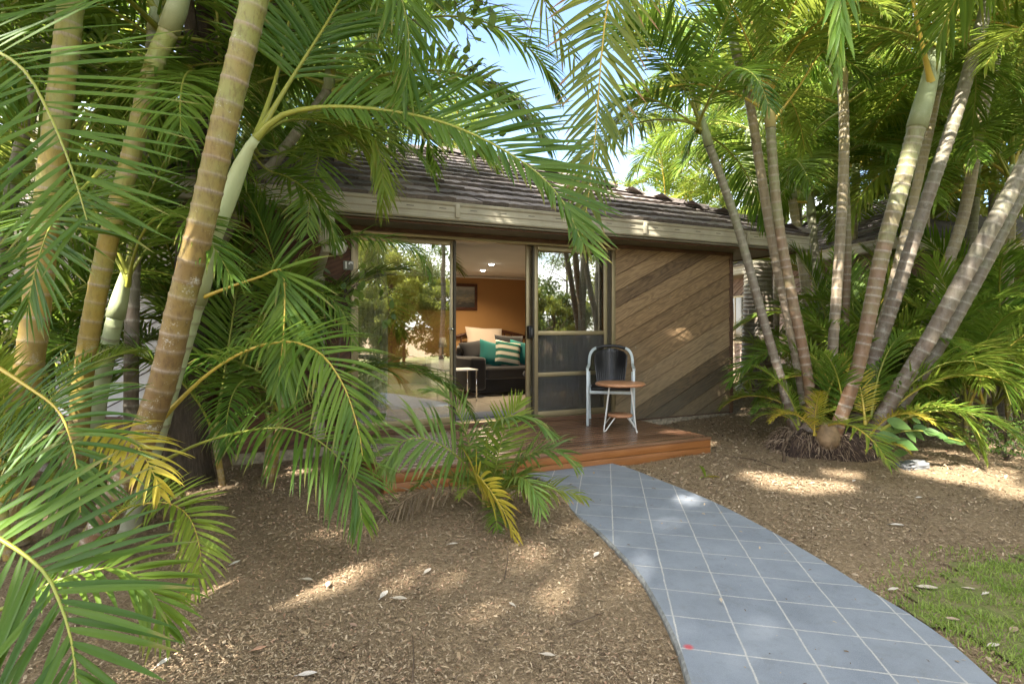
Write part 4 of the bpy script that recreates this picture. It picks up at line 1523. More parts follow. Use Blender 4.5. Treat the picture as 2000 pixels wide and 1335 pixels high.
hero(L4, PT((60, 860, 2.6), (140, 840, 2.5), (210, 845, 2.45), (265, 870, 2.4), (300, 925, 2.35), (312, 960, 2.35)), L=.22, n=22, up=(0, -.3, 1), pet=.45, vang=6, droop=.9, w0=.018, K=8, a0=62, a1=26, seed=29, rad=.007, leaf='leaf_gold', stalk='stalk_gold')
hero(L4, PT((-80, 1230, 1.9), (20, 1180, 1.95), (120, 1130, 2.0), (230, 1110, 2.05), (300, 1160, 2.05), (325, 1230, 2.05)), L=.28, n=26, up=(0, -.2, 1), pet=.3, vang=8, droop=.6, w0=.022, K=7, seed=30, rad=.007)
# the long frond arching over the roof and its companions
hero(L2, PT((500, 270, 3.42), (545, 228, 3.4), (620, 210, 3.38), (720, 212, 3.35), (840, 232, 3.3), (940, 270, 3.25), (1040, 330, 3.2), (1100, 395, 3.15), (1135, 470, 3.12)), L=.66, n=60, up=(0, -.9, .45), fix=True, sides=(.95, .42), pet=.20, vang=8, droop=.20, w0=.026, K=8, a0=54, a1=24, seed=31, rad=.016, leaf='leaf_dark')
hero(L2, PT((505, 262, 3.42), (560, 170, 3.5), (630, 60, 3.6), (690, -40, 3.7), (750, -110, 3.8), (820, -140, 3.9)), L=.66, n=58, up=(.3, -.5, 1), pet=.22, vang=10, droop=.45, w0=.027, K=7, seed=32, rad=.015, leaf='leaf_dark')
hero(L2, PT((503, 262, 3.45), (540, 150, 3.6), (570, 20, 3.8), (600, -120, 3.9), (660, -240, 4.0)), L=.62, n=52, up=(.3, -.4, .8), pet=.25, vang=10, droop=.4, w0=.027, K=7, seed=33, rad=.014, leaf='leaf')
hero(L2, PT((495, 275, 3.5), (560, 235, 3.8), (640, 240, 4.1), (700, 275, 4.3), (735, 330, 4.4), (745, 400, 4.45)), L=.50, n=50, up=(0, -.2, 1), pet=.25, vang=14, droop=.7, w0=.022, K=7, seed=34, rad=.011, leaf='leaf_light')
hero(L1, PT((600, -600, 2.8), (700, -320, 3.0), (740, -120, 3.1), (785, 0, 3.15), (800, 110, 3.2), (785, 190, 3.2)), L=.46, n=54, up=(.3, -.6, .5), pet=.2, vang=8, droop=.4, w0=.026, K=7, seed=35, rad=.014, leaf='leaf_dark')

hero(L2, PT((492, 280, 3.55), (520, 305, 4.0), (603, 283, 4.3), (680, 262, 4.25), (722, 260, 4.2), (742, 300, 4.18), (750, 365, 4.16)), L=.46, n=56, up=(0, -.5, 1), pet=.25, vang=5, droop=.9, w0=.019, K=7, seed=36, rad=.010, leaf='leaf_light')
hero(L2, PT((500, 268, 3.5), (560, 225, 3.9), (660, 232, 4.2), (740, 255, 4.3), (805, 292, 4.3), (838, 328, 4.3), (850, 355, 4.3)), L=.26, n=50, up=(0, -.5, 1), pet=.3, vang=5, droop=.9, w0=.016, K=7, seed=37, rad=.009, leaf='leaf')
hero(L2, PT((495, 275, 3.55), (540, 240, 4.0), (600, 245, 4.25), (622, 300, 4.3), (612, 350, 4.3), (604, 400, 4.3), (600, 450, 4.3)), L=.36, n=50, up=(0, -1, .2), fix=True, pet=.35, vang=4, droop=.35, w0=.018, K=7, a0=84, a1=34, seed=38, rad=.009, leaf='leaf')
hero(L2, PT((485, 290, 3.55), (520, 330, 3.9), (560, 345, 4.1), (600, 372, 4.2), (640, 420, 4.3), (655, 480, 4.35)), L=.34, n=46, up=(0, -.5, 1), pet=.3, vang=5, droop=.6, w0=.018, K=7, seed=39, rad=.008, leaf='leaf')

# dark broadleaf tree between the left clump and the cottage
def leaf_cloud(centers, radii, n, size, seed, aspect=.5, flat=.7):
    """many small leaf blades in clumps; returns V,Q,C"""
    rng = np.random.default_rng(seed)
    ci = rng.integers(0, len(centers), n)
    d = rng.normal(0, 1, (n, 3)); d /= np.linalg.norm(d, axis=1, keepdims=True)
    r = rng.random(n) ** .45
    P = np.asarray(centers)[ci] + d * (np.asarray(radii)[ci] * r)[:, None] * np.array([1, 1, flat])
    a = rng.normal(0, 1, (n, 3)) + np.array([0, 0, -.5]); a = nrm(a)
    b = nrm(np.cross(a, rng.normal(0, 1, (n, 3))))
    nn = np.cross(a, b)
    L = size * rng.uniform(.6, 1.3, n)[:, None]
    W = L * aspect * .5
    c0 = P; c1 = P + a * L * .45 + b * W + nn * W * .3; c2 = P + a * L; c3 = P + a * L * .45 - b * W + nn * W * .3
    V = np.stack([c0, c1, c2, c3], 1).reshape(-1, 3)
    Q = np.arange(4 * n).reshape(n, 4)
    c = np.zeros((n, 4, 3)); c[..., 0] = rng.random(n)[:, None]; c[:, 2, 1] = .8; c[..., 2] = .5
    return V, Q, c.reshape(-1, 3)


# gaps cut in the unseen crowns to lay sun patches, given on the ground (x, y, half widths)
GAPS = [(2.50, 4.86, .36, .20), (2.25, 5.12, .16, .09), (3.0, 5.25, .12, .08), (4.05, 5.2, .34, .34), (4.3, 4.55, .42, .20), (4.45, 6.0, .22, .12), 
        (-.90, 3.22, .34, .10), (-1.30, 2.92, .40, .11), (-1.45, 2.35, .38, .13), (-.45, 3.0, .22, .09), (-1.1, 3.75, .3, .07), (-.75, 4.45, .35, .06),
        (2.95, 9.0, .10, .06), (3.55, 8.9, .06, .06), (.80, 5.78, .16, .08), (2.0, 6.48, .24, .10), (1.33, 4.36, .07, .05),
        (5.65, 9.4, .45, .9), (6.8, 10.5, .7, .6), (5.0, 10.4, .4, .4), (7.5, 8.0, .6, .6), (6.6, 8.6, .5, .5), (5.2, 7.6, .25, .3), (6.2, 6.8, .3, .3), (4.7, 8.3, .18, .25),
        (-2.5, 4.6, .22, .22), (-1.9, 5.4, .3, .3), (-2.0, 6.6, .5, .4), (-1.2, 6.9, .3, .2), (-3.2, 6.0, .4, .4),
        (-.2, 8.6, .5, .35), (.8, 9.6, .4, .2), (1.7, 10.4, .5, .25), (2.7, 11.0, .45, .2), (3.6, 11.3, .4, .2), (1.0, 8.3, .25, .12), (.2, 10.6, .5, .3), (4.3, 10.4, .3, .2), (2.2, 9.7, .3, .15), (3.7, 10.1, .25, .15)]


def open_gaps(V, Q, c, base):
    P = V.reshape(-1, 4, 3)
    ctr = P.mean(1) + np.asarray(base)
    k = math.cos(SUN_EL) / math.sin(SUN_EL)
    g = ctr[:, :2] - np.array([math.sin(SUN_AZ), math.cos(SUN_AZ)]) * k * ctr[:, 2:3]
    keep = np.ones(len(P), bool)
    for (gx0, gy0, rx, ry) in GAPS:
        keep &= ((g[:, 0] - gx0) / (rx + .10)) ** 2 + ((g[:, 1] - gy0) / (ry + .10)) ** 2 > 1
    n = int(keep.sum())
    return P[keep].reshape(-1, 3), np.arange(4 * n).reshape(n, 4), c.reshape(-1, 4, 3)[keep].reshape(-1, 3)


def broad_tree(label, base, height, crown_r, seed, mat='broad', nleaf=7000, size=.10, trunk_r=.14, lean=(0, 0), cz=.72, name='broadleaf_tree', cat='tree', group=None, clumps=26, flat=.8):
    rng = random.Random(seed)
    base = Vector(base)
    root = thing(name, label, cat, base, 0, group)
    top = Vector((lean[0], lean[1], height * .8))
    mb = MB()
    tp = spline([(0, 0, -.1), (lean[0] * .2 + .05, lean[1] * .2, height * .3), (lean[0] * .6, lean[1] * .6 + .05, height * .55), top], 16)
    mb.tube(tp, np.linspace(trunk_r, trunk_r * .35, 16) + trunk_r * .5 * np.exp(-np.arange(16) * 1.2), 12)
    cs, rs = [], []
    for i in range(clumps):
        a = rng.uniform(0, 2 * math.pi); rr = crown_r * math.sqrt(rng.random())
        zz = height * cz + crown_r * flat * rng.uniform(-.75, .75) * math.sqrt(max(.1, 1 - (rr / crown_r) ** 2))
        c_ = Vector((lean[0] + rr * math.cos(a), lean[1] + rr * math.sin(a), zz))
        cs.append(c_[:]); rs.append(crown_r * rng.uniform(.16, .34))
        if i < 14:
            j = rng.randint(5, 13)
            s0 = Vector(tp[j])
            mid = s0.lerp(c_, .5) + Vector((0, 0, .15 * crown_r))
            mb.tube(spline([s0, mid, c_], 8), np.linspace(trunk_r * .4, trunk_r * .06, 8), 6)
    mb.build('trunk', M['bark'], root)
    V, Q, c = leaf_cloud(cs, rs, nleaf, size, seed)
    if height >= 14:
        V, Q, c = open_gaps(V, Q, c, base)
    linkmesh('crown', quadmesh('crown', V, Q, None, c), M[mat], root)
    return root


def twig(parent, ctrl, seed, n=26, size=.06, mat='broad', r=.006, spread=.10):
    """a thin branch carrying round leaves; part of its tree or shrub"""
    rng = np.random.default_rng(seed)
    P = spline(ctrl, 30)
    mb = MB()
    mb.tube(P, np.linspace(r, r * .3, 30), 5, 1)
    for i in range(n):
        j = rng.integers(3, 30)
        d = nrm(rng.normal(0, 1, 3) + np.array([0, 0, -.6]))
        p0 = P[j]; p1 = p0 + d * spread * rng.uniform(.3, 1)
        mb.tube([p0, p1], r * .3, 3, 1)
        b = nrm(np.cross(d, rng.normal(0, 1, 3))); nn = np.cross(d, b)
        L = size * rng.uniform(.7, 1.25); W = L * .36
        V = [p1, p1 + d * L * .25 + b * W * .8, p1 + d * L * .6 + b * W * .85, p1 + d * L - nn * L * .1, p1 + d * L * .6 - b * W * .85, p1 + d * L * .25 - b * W * .8, p1 + d * L * .45 - nn * W * .2]
        mb.add(V, [(0, 1, 6), (1, 2, 6), (2, 3, 6), (3, 4, 6), (4, 5, 6), (5, 0, 6)], 0, (rng.random(), .3, .5), True)
    return mb.build('branch', [M[mat], M['bark']], parent, parent.location)


bt = PX(352, 938, 5.0)
DT = thing('broadleaf_tree', 'dark rough-barked tree trunk between the left palm clump and the cottage', 'tree', (bt.x, bt.y, 0))
mb = MB()
tp = spline([(0, 0, -.1), (.03, 0, .8), (.10, .05, 2.0), (.1, .1, 3.4), (.3, .2, 5.0)], 24)
mb.tube(tp, np.linspace(.18, .10, 24) + .12 * np.exp(-np.arange(24) * .55), 18)
for i, (x, y, z) in enumerate(((2.4, -1.2, 5.0), (2.0, .6, 5.6), (-1.2, -1.0, 5.8), (.4, -1.8, 5.6), (1.2, 1.4, 6.2), (3.2, -.6, 4.6))):
    mb.tube(spline([tp[16], Vector(tp[20]).lerp(Vector((x, y, z)), .5) + Vector((0, 0, .3)), (x, y, z)], 10), np.linspace(.06, .012, 10), 7)
mb.build('trunk', M['bark'], DT)
V, Q, c = leaf_cloud([(2.4, -1.2, 5.0), (2.0, .6, 5.6), (-1.2, -1.0, 5.8), (.4, -1.8, 5.6), (1.2, 1.4, 6.2), (3.2, -.6, 4.7), (1.2, -.6, 5.8), (0, .2, 6.2)], [.7, .8, .9, .9, .9, .5, .8, 1], 4200, .09, 51)
linkmesh('crown', quadmesh('crown', V, Q, None, c), M['broad'], DT)
twig(DT, PT((760, -120, 3.9), (850, -30, 3.8), (930, 0, 3.75), (1000, 20, 3.7), (1040, 60, 3.7)), 61, 34, .075)
twig(DT, PT((800, -100, 3.9), (880, -10, 3.8), (905, 40, 3.8), (915, 75, 3.8)), 62, 26, .075)
twig(DT, PT((700, -60, 4.2), (830, 60, 4.1), (940, 150, 4.0), (1000, 180, 3.95), (1030, 240, 3.9), (1075, 290, 3.9)), 63, 20, .07, r=.004)
twig(DT, PT((760, 150, 4.3), (830, 260, 4.3), (880, 270, 4.25), (960, 280, 4.25), (985, 300, 4.25)), 64, 26, .075, r=.004)

# leafy shrub in front of the left end of the door
sb = PX(640, 900, 4.75)
SH = thing('shrub', 'thin shrub with small round leaves in front of the number plate', 'shrub', (sb.x, sb.y, 0))
mb = MB(); mb.tube(spline([(0, 0, 0), (.02, .02, .6), (.1, 0, 1.2), (.15, 0, 1.7)], 14), np.linspace(.014, .006, 14), 6); mb.build('stem', M['bark'], SH)
twig(SH, PT((655, 600, 4.7), (690, 560, 4.65), (730, 520, 4.6), (745, 560, 4.6)), 65, 14, .07, r=.004)
twig(SH, PT((650, 590, 4.7), (700, 555, 4.65), (745, 545, 4.6), (760, 600, 4.6), (752, 640, 4.6)), 66, 16, .075, r=.004)
twig(SH, PT((640, 640, 4.75), (620, 560, 4.7), (650, 540, 4.7), (680, 545, 4.7)), 67, 14, .08, r=.004)
twig(SH, PT((660, 800, 4.75), (690, 770, 4.6), (720, 850, 4.6), (745, 870, 4.6)), 68, 16, .09, r=.004)

# understorey palms filling behind the left clump and against the cottage wall
def cane_clump(label, base, n, scale, tone, seed, lo=0, hi=5, r=.12, group=None, name='cane_palm', gold=0, azr=None, stems=0, sh=.5):
    rng = random.Random(seed)
    base = Vector((base[0], base[1], float(zg(base[0], base[1]))))
    root = thing(name, label, 'palm', base, 0, group)
    az = rng.uniform(0, 360)
    heads = []
    for s in range(stems):
        a = rng.uniform(0, 2 * math.pi)
        h = sh * rng.uniform(.6, 1.2)
        ft = Vector((r * math.cos(a), r * math.sin(a), -.05)); hd = ft + Vector((math.cos(a) * h * .15, math.sin(a) * h * .15, h))
        trunk_mesh_local(root, [ft, ft.lerp(hd, .5), hd], .028, .024, 'trunk_yellow', seed + s)
        heads.append(hd)
    for i in range(n):
        k = int(round(lo + (hi - lo) * i / max(1, n - 1)))
        a = (az + i * 137.5) % 360 if azr is None else rng.uniform(*azr)
        t = tone if isinstance(tone, str) else rng.choice(tone)
        hd = rng.choice(heads) if heads else Vector((r * math.cos(R(a)), r * math.sin(R(a)), 0))
        key = (t, k) if (t, k) in LIB else (t, k % 3)
        put_frond(root, key, hd, a, scale * rng.uniform(.75, 1.15), rng.uniform(-10, 10), rng.uniform(-10, 10))
    return root


def trunk_mesh_local(root, ctrl, r0, r1, mat, seed):
    b = Vector(root.location)
    return trunk_mesh(root, [b + Vector(c_) for c_ in ctrl], r0, r1, mat, seed, (.07, .12), sides=10)


GU = 'low palms behind the left clump'
CL1 = cane_clump('leafy cane palm against the left end of the cottage wall', (-2.3, 5.0), 12, .95, ('leaf', 'leaf_dark'), 71, 0, 4, .2, GU, stems=4, sh=.8)
cane_clump('cane palm filling the gap between the dark tree and the cottage', (-3.2, 5.9), 13, 1.15, ('leaf', 'leaf_dark'), 72, 0, 4, .2, GU, stems=4, sh=1.0)
cane_clump('cane palm directly behind the stout yellow trunk', (-3.9, 4.7), 13, 1.1, ('leaf_dark', 'leaf'), 73, 0, 4, .2, GU, stems=4, sh=1.0)
cane_clump('dense cane palm at the far left edge of the bed', (-4.6, 3.6), 12, 1.0, ('leaf', 'leaf_dark'), 74, 0, 4, .2, GU, stems=3, sh=.7)
cane_clump('low cane palm at the foot of the golden trunk', (-2.9, 3.4), 9, .62, ('leaf', 'leaf_light'), 75, 0, 4, .1, GU, stems=2, sh=.4)
cane_clump('tall cane palm behind the dark tree', (-3.0, 7.3), 12, 1.5, ('leaf', 'leaf_light'), 76, 0, 4, .2, GU, stems=4, sh=1.8)
for i, (bx, by, h, lx, ly, tn, lab) in enumerate((
        (-3.6, 6.6, 3.2, .5, .3, 'leaf', 'mid-height palm behind the left clump with crown above the dark tree'),
        (-5.2, 5.6, 3.6, .3, .2, 'leaf_dark', 'tall palm far left behind the stout yellow trunk'),
        (-2.4, 7.0, 3.0, .2, .2, 'leaf', 'palm rising beside the left roof corner'),
        (-6.5, 7.5, 4.2, .2, .2, 'leaf_dark', 'tall palm beyond the left neighbour wall'),
        (-4.4, 8.6, 4.2, .3, .2, 'leaf_light', 'sunlit palm behind the left end of the roof'))):
    palm(lab, [(bx, by, 0), (bx + lx * .4, by + ly * .4, h * .5), (bx + lx, by + ly, h)], .07, .055, 'trunk_grey', 80 + i,
         [(bx + lx * 1.15, by + ly * 1.1, h + .3), (bx + lx * 1.3, by + ly * 1.2, h + .6)], 'shaft', tn, 10, 1.25, 0, 5, 'palms behind the left clump')

for i, (px, py, d, tn, s, lab) in enumerate((
        (130, 190, 5.3, 'leaf_dark', 1.15, 'palm whose crown spreads behind the stout yellow trunk'),
        (420, 110, 5.0, 'leaf', 1.1, 'palm whose crown shows between the slim trunk and the thick golden trunk'),
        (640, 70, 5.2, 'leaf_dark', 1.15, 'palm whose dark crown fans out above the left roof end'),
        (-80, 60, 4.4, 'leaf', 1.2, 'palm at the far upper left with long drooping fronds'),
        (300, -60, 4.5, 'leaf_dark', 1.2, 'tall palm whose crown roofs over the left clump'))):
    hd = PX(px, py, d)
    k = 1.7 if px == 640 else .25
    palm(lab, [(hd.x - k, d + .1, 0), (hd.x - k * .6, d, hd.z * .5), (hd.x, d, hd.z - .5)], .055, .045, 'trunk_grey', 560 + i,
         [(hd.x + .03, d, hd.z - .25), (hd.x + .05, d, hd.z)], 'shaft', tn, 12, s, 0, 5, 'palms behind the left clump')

hero(CL1, PT((470, 700, 4.9), (540, 560, 4.75), (600, 492, 4.65), (680, 464, 4.6), (760, 468, 4.55), (815, 492, 4.55), (838, 535, 4.55)), L=.27, n=52, up=(0, -.3, 1), pet=.4, vang=4, droop=.9, w0=.016, K=7, seed=78, rad=.008, leaf='leaf')
hero(CL1, PT((470, 720, 4.9), (520, 610, 4.7), (570, 570, 4.6), (625, 570, 4.5), (670, 610, 4.45), (690, 670, 4.42)), L=.30, n=46, up=(0, -.3, 1), pet=.35, vang=6, droop=.9, w0=.017, K=7, seed=79, rad=.008, leaf='leaf')

# ------------------------------------------------------------------ small clump palm by the deck
cb = PX(960, 1000, 4.16)
SP = thing('cane_palm', 'low clumping palm with blue sheen and one yellow frond beside the path', 'palm', (cb.x, cb.y, float(zg(cb.x, cb.y))))
hero(SP, PT((955, 985, 4.16), (925, 930, 4.1), (880, 880, 3.95), (820, 855, 3.85), (775, 870, 3.8), (755, 915, 3.8)), L=.40, n=26, up=(0, -.35, 1), pet=.3, vang=4, droop=1.0, w0=.027, K=8, a0=78, a1=30, seed=41, rad=.009, leaf='leaf_sheen')
hero(SP, PT((960, 985, 4.16), (950, 900, 4.1), (955, 840, 4.0), (985, 815, 3.9), (1030, 812, 3.85), (1075, 840, 3.8)), L=.34, n=26, up=(0, -.3, 1), pet=.3, vang=8, droop=.8, w0=.022, K=8, a0=74, a1=30, seed=42, rad=.008, leaf='leaf_sheen')
hero(SP, PT((950, 985, 4.2), (925, 900, 4.2), (905, 830, 4.2), (885, 785, 4.2), (860, 765, 4.2), (835, 762, 4.2)), L=.24, n=24, up=(.3, -.2, 1), pet=.3, vang=10, droop=.5, w0=.018, K=7, seed=43, rad=.007, leaf='leaf_sheen')
hero(SP, PT((960, 985, 4.16), (970, 900, 4.1), (990, 830, 4.1), (1005, 800, 4.1), (1015, 785, 4.1)), L=.26, n=22, up=(.2, -.8, .4), pet=.35, vang=10, droop=.2, w0=.018, K=7, seed=44, rad=.007, leaf='leaf_light')
hero(SP, PT((970, 985, 4.16), (1000, 920, 4.05), (1040, 885, 3.95), (1085, 880, 3.9), (1120, 905, 3.9)), L=.30, n=28, up=(0, -.3, 1), pet=.25, vang=10, droop=.7, w0=.02, K=7, seed=45, rad=.007, leaf='leaf_sheen')
hero(SP, PT((965, 990, 4.1), (985, 950, 3.9), (1010, 930, 3.75), (1040, 950, 3.65), (1055, 1000, 3.6)), L=.26, n=26, up=(0, -.4, 1), pet=.25, vang=8, droop=.7, w0=.02, K=7, seed=46, rad=.007, leaf='leaf_sheen')
hero(SP, PT((955, 990, 4.1), (935, 945, 3.9), (930, 925, 3.8), (960, 960, 3.65), (990, 1010, 3.55), (1010, 1065, 3.5)), L=.24, n=22, up=(0, -.6, .8), pet=.3, vang=5, droop=.5, w0=.024, K=7, a0=60, a1=22, seed=47, rad=.007, leaf='leaf_gold', stalk='stalk_gold')
hero(SP, PT((970, 995, 4.1), (1010, 960, 4.0), (1060, 955, 3.9), (1110, 960, 3.85), (1145, 975, 3.8)), L=.18, n=22, up=(0, -.4, 1), pet=.3, vang=6, droop=.8, w0=.014, K=6, seed=48, rad=.006, leaf='leaf_drytip')
hero(SP, PT((940, 1000, 4.15), (880, 960, 4.1), (820, 960, 4.05), (760, 1000, 4.0), (720, 1030, 4.0)), L=.22, n=22, up=(0, -.4, 1), pet=.3, vang=0, droop=1.3, w0=.012, K=6, seed=49, rad=.006, leaf='leaf_dry', stalk='stalk_dry')
hero(SP, PT((960, 1000, 4.1), (985, 1010, 3.95), (990, 1060, 3.85), (985, 1100, 3.8)), L=.16, n=14, up=(0, -.6, 1), pet=.3, vang=0, droop=1.2, w0=.010, K=6, seed=50, rad=.005, leaf='leaf_dry', stalk='stalk_dry')
rng = random.Random(5)
for i in range(15):
    a = i * 137.5
    put_frond(SP, (('small', 'smalll')[i % 2], i % 3), Vector((.05 * math.cos(a), .05 * math.sin(a), 0)), a, rng.uniform(.40, .58), rng.uniform(-12, 12))
for i in range(4):
    a = i * 2.0
    trunk_mesh_local(SP, [(.07 * math.cos(a), .07 * math.sin(a), -.05), (.1 * math.cos(a), .1 * math.sin(a), .25)], .018, .012, 'trunk_yellow', 700 + i)

# ------------------------------------------------------------------ right clump
GR = 'palms of the right clump'
mc = Vector((3.27, 6.15, 0))


def RP(label, pts, r0, r1, mat, seed, shaft=None, sm='shaft', tone='leaf', n=8, scale=1.0, lo=0, hi=5, rs=(.075, .12), **kw):
    return palm(label, PT(*pts), r0, r1, mat, seed, PT(*shaft) if shaft else None, sm, tone, n, scale, lo, hi, GR, rs, .025, **kw)


R1 = RP('slim grey palm trunk leaning left in front of the roof corner', ((1552, 838, 6.1), (1525, 740, 6.1), (1490, 620, 6.1), (1443, 450, 6.1), (1402, 330, 6.05), (1385, 285, 6.0)), .047, .042, 'trunk_grey', 201,
        ((1374, 245, 6.0), (1362, 200, 6.0)), 'shaft', ('leaf', 'leaf_dark'), 9, .95, 0, 5)
R2 = RP('grey palm trunk, second from the left in the right clump', ((1580, 838, 6.25), (1560, 720, 6.25), (1535, 600, 6.25), (1508, 470, 6.2), (1485, 330, 6.2), (1462, 190, 6.2), (1440, 110, 6.2)), .052, .046, 'trunk_lit', 202,
        ((1428, 60, 6.2), (1420, 10, 6.2)), 'shaft', ('leaf', 'leaf_light'), 9, 1.0, 0, 5)
R3 = RP('palm trunk with yellow crownshaft and gold stalks, third from the left in the right clump', ((1592, 850, 6.0), (1575, 720, 6.0), (1545, 570, 6.0), (1520, 430, 6.0), (1508, 300, 6.0), (1505, 250, 6.0)), .055, .048, 'trunk_brown', 203,
        ((1502, 205, 6.0), (1497, 150, 6.0)), 'shaft_yellow', 'leaf_light', 10, 1.0, 0, 4)
R4 = RP('straight buff-yellow sunlit palm trunk in the middle of the right clump', ((1618, 800, 6.7), (1628, 660, 6.7), (1640, 480, 6.7), (1648, 320, 6.7), (1648, 220, 6.7), (1645, 165, 6.7)), .058, .054, 'trunk_lit', 204,
        ((1643, 100, 6.7), (1642, 30, 6.7)), 'shaft_yellow', 'leaf_light', 8, 1.1, 0, 4)
R5 = RP('stout palm trunk with swollen foot and pale crownshaft in the right clump', ((1622, 868, 5.75), (1655, 780, 5.7), (1682, 690, 5.65), (1722, 500, 5.6), (1758, 370, 5.55), (1790, 250, 5.5)), .060, .077, 'trunk_brown', 205,
        ((1812, 170, 5.5), (1830, 90, 5.45), (1845, 20, 5.4)), 'shaft', 'leaf', 9, 1.15, 0, 4)
R6 = RP('long grey-pink palm trunk leaning right behind the stout one', ((1668, 830, 6.2), (1700, 720, 6.15), (1745, 590, 6.1), (1800, 420, 6.05), (1868, 220, 6.0), (1925, 20, 5.95), (1965, -130, 5.9)), .070, .058, 'trunk_grey', 206,
        ((1985, -210, 5.9), (2000, -290, 5.9)), 'shaft', ('leaf', 'leaf_light'), 9, 1.2, 0, 5)
R7 = RP('thick grey-brown palm trunk leaning far right', ((1690, 868, 5.9), (1742, 780, 5.8), (1810, 670, 5.7), (1880, 545, 5.6), (1960, 400, 5.5), (2060, 210, 5.4), (2140, 40, 5.3)), .072, .070, 'trunk_grey', 207,
        ((2175, -40, 5.3), (2200, -110, 5.3)), 'shaft', ('leaf', 'leaf_light'), 8, 1.2, 0, 5, rs=(.09, .13))
R8 = RP('grey palm trunk leaning far right, just below the thick one', ((1705, 868, 6.15), (1760, 790, 6.1), (1830, 685, 6.0), (1915, 535, 5.9), (2000, 370, 5.8), (2080, 230, 5.7)), .060, .053, 'trunk_grey', 208,
        ((2110, 170, 5.7), (2130, 110, 5.7)), 'shaft', ('leaf', 'leaf_light'), 8, 1.0, 0, 5, rs=(.08, .12))
R9 = RP('pale slender palm trunk standing behind the stout trunk', ((1660, 800, 6.9), (1720, 640, 6.9), (1765, 470, 6.9), (1805, 300, 6.9), (1830, 180, 6.9)), .055, .05, 'trunk_lit', 209,
        ((1840, 120, 6.9), (1848, 60, 6.9)), 'shaft', 'leaf_light', 8, 1.1, 0, 5)
R10 = RP('grey palm trunk behind and left of the leaning pair', ((1765, 780, 7.4), (1828, 580, 7.4), (1882, 420, 7.4), (1915, 240, 7.4), (1945, 110, 7.4), (1960, 40, 7.4)), .070, .062, 'trunk_lit', 210,
         ((1972, -30, 7.4), (1980, -90, 7.4)), 'shaft', 'leaf', 9, 1.2, 0, 5)
R11 = RP('slim grey palm trunk pressed behind the straight sunlit one', ((1645, 790, 7.3), (1650, 640, 7.3), (1655, 500, 7.3), (1652, 380, 7.3), (1648, 280, 7.3)), .05, .045, 'trunk_brown', 211,
         ((1646, 220, 7.3), (1644, 170, 7.3)), 'shaft', 'leaf_dark', 8, 1.1, 0, 5)
# yellow stalks at the stout palm's head
hero(R5, PT((1818, 160, 5.45), (1795, 60, 5.3), (1770, -60, 5.1), (1740, -160, 4.9), (1690, -190, 4.7)), L=.5, n=34, pet=.4, seed=221, rad=.022, stalk='stalk_gold')
hero(R5, PT((1835, 80, 5.45), (1870, 20, 5.5), (1930, -60, 5.6), (2000, -90, 5.7)), L=.5, n=34, pet=.3, seed=222, rad=.018, stalk='stalk_gold')
hero(R3, PT((1508, 240, 6.0), (1560, 170, 5.9), (1610, 95, 5.8), (1680, 50, 5.7), (1760, 60, 5.6)), L=.45, n=34, pet=.35, seed=223, rad=.014, stalk='stalk_gold', leaf='leaf_light')
hero(R1, PT((1372, 255, 6.0), (1330, 225, 5.9), (1290, 200, 5.8), (1250, 190, 5.7), (1205, 205, 5.6), (1185, 240, 5.5)), L=.42, n=34, pet=.25, seed=224, rad=.012, droop=.9, leaf='leaf_dark')
hero(R1, PT((1370, 250, 6.0), (1340, 160, 5.9), (1310, 90, 5.8), (1270, 40, 5.7), (1220, 60, 5.6)), L=.45, n=36, pet=.25, seed=225, rad=.012, droop=.9, leaf='leaf_dark')
# young growth at the foot of the clump
for i, (px, py, d, k, az, s, tone) in enumerate((
        (1600, 860, 5.75, 1, 200, .70, 'gold'), (1590, 850, 5.7, 0, 250, .60, 'gold'), (1700, 850, 5.6, 1, 300, .62, 'gold'), (1690, 830, 5.7, 0, 80, .85, 'gold'), (1690, 880, 5.4, 2, 330, .40, 'gold'),
        (1560, 830, 5.9, 0, 170, .75, 'small'), (1560, 840, 5.9, 1, 190, .62, 'small'), (1650, 830, 5.8, 0, 220, .95, 'small'), (1690, 830, 5.9, 1, 10, 1.0, 'smalll'), (1700, 830, 5.9, 0, 30, 1.2, 'small'),
        (1720, 830, 5.9, 1, 340, 1.3, 'smalll'), (1720, 840, 5.8, 2, 320, 1.2, 'small'), (1560, 830, 6.0, 2, 150, .5, 'smalll'), (1640, 820, 6.1, 0, 120, 1.1, 'smalll'), (1600, 820, 6.2, 1, 140, 1.0, 'small'))):
    host = (R3, R5, R7)[0 if px < 1610 else (1 if px < 1680 else 2)]
    put_frond(host, (tone, k), PX(px, py, d) - Vector(host.location), az, s)
rng = random.Random(44)
for i in range(26):
    px = rng.uniform(1540, 1740); d = rng.uniform(5.95, 6.9)
    host = (R2, R4, R6)[i % 3]
    g = PX(px, 0, d)
    put_frond(host, (('small', 'smalll', 'smalll')[i % 3], i % 3), Vector((g.x, d, float(zg(g.x, d)) + .12)) - Vector(host.location), rng.uniform(0, 360), rng.uniform(.7, 1.45), rng.uniform(-12, 12))
hero(R7, PT((1720, 850, 5.9), (1760, 770, 5.8), (1830, 715, 5.7), (1900, 705, 5.6), (1950, 730, 5.5), (1975, 790, 5.4)), L=.45, n=34, pet=.25, seed=226, rad=.012, droop=.8, w0=.028)
hero(R7, PT((1730, 860, 5.8), (1790, 800, 5.6), (1860, 800, 5.4), (1900, 840, 5.3), (1920, 890, 5.25)), L=.32, n=30, pet=.25, seed=227, rad=.009, droop=.9, leaf='leaf_light')
hero(R8, PT((1760, 800, 6.2), (1820, 730, 6.2), (1880, 690, 6.2), (1960, 690, 6.2), (2020, 740, 6.2)), L=.5, n=34, pet=.2, seed=228, rad=.012, droop=.6, leaf='leaf_light')

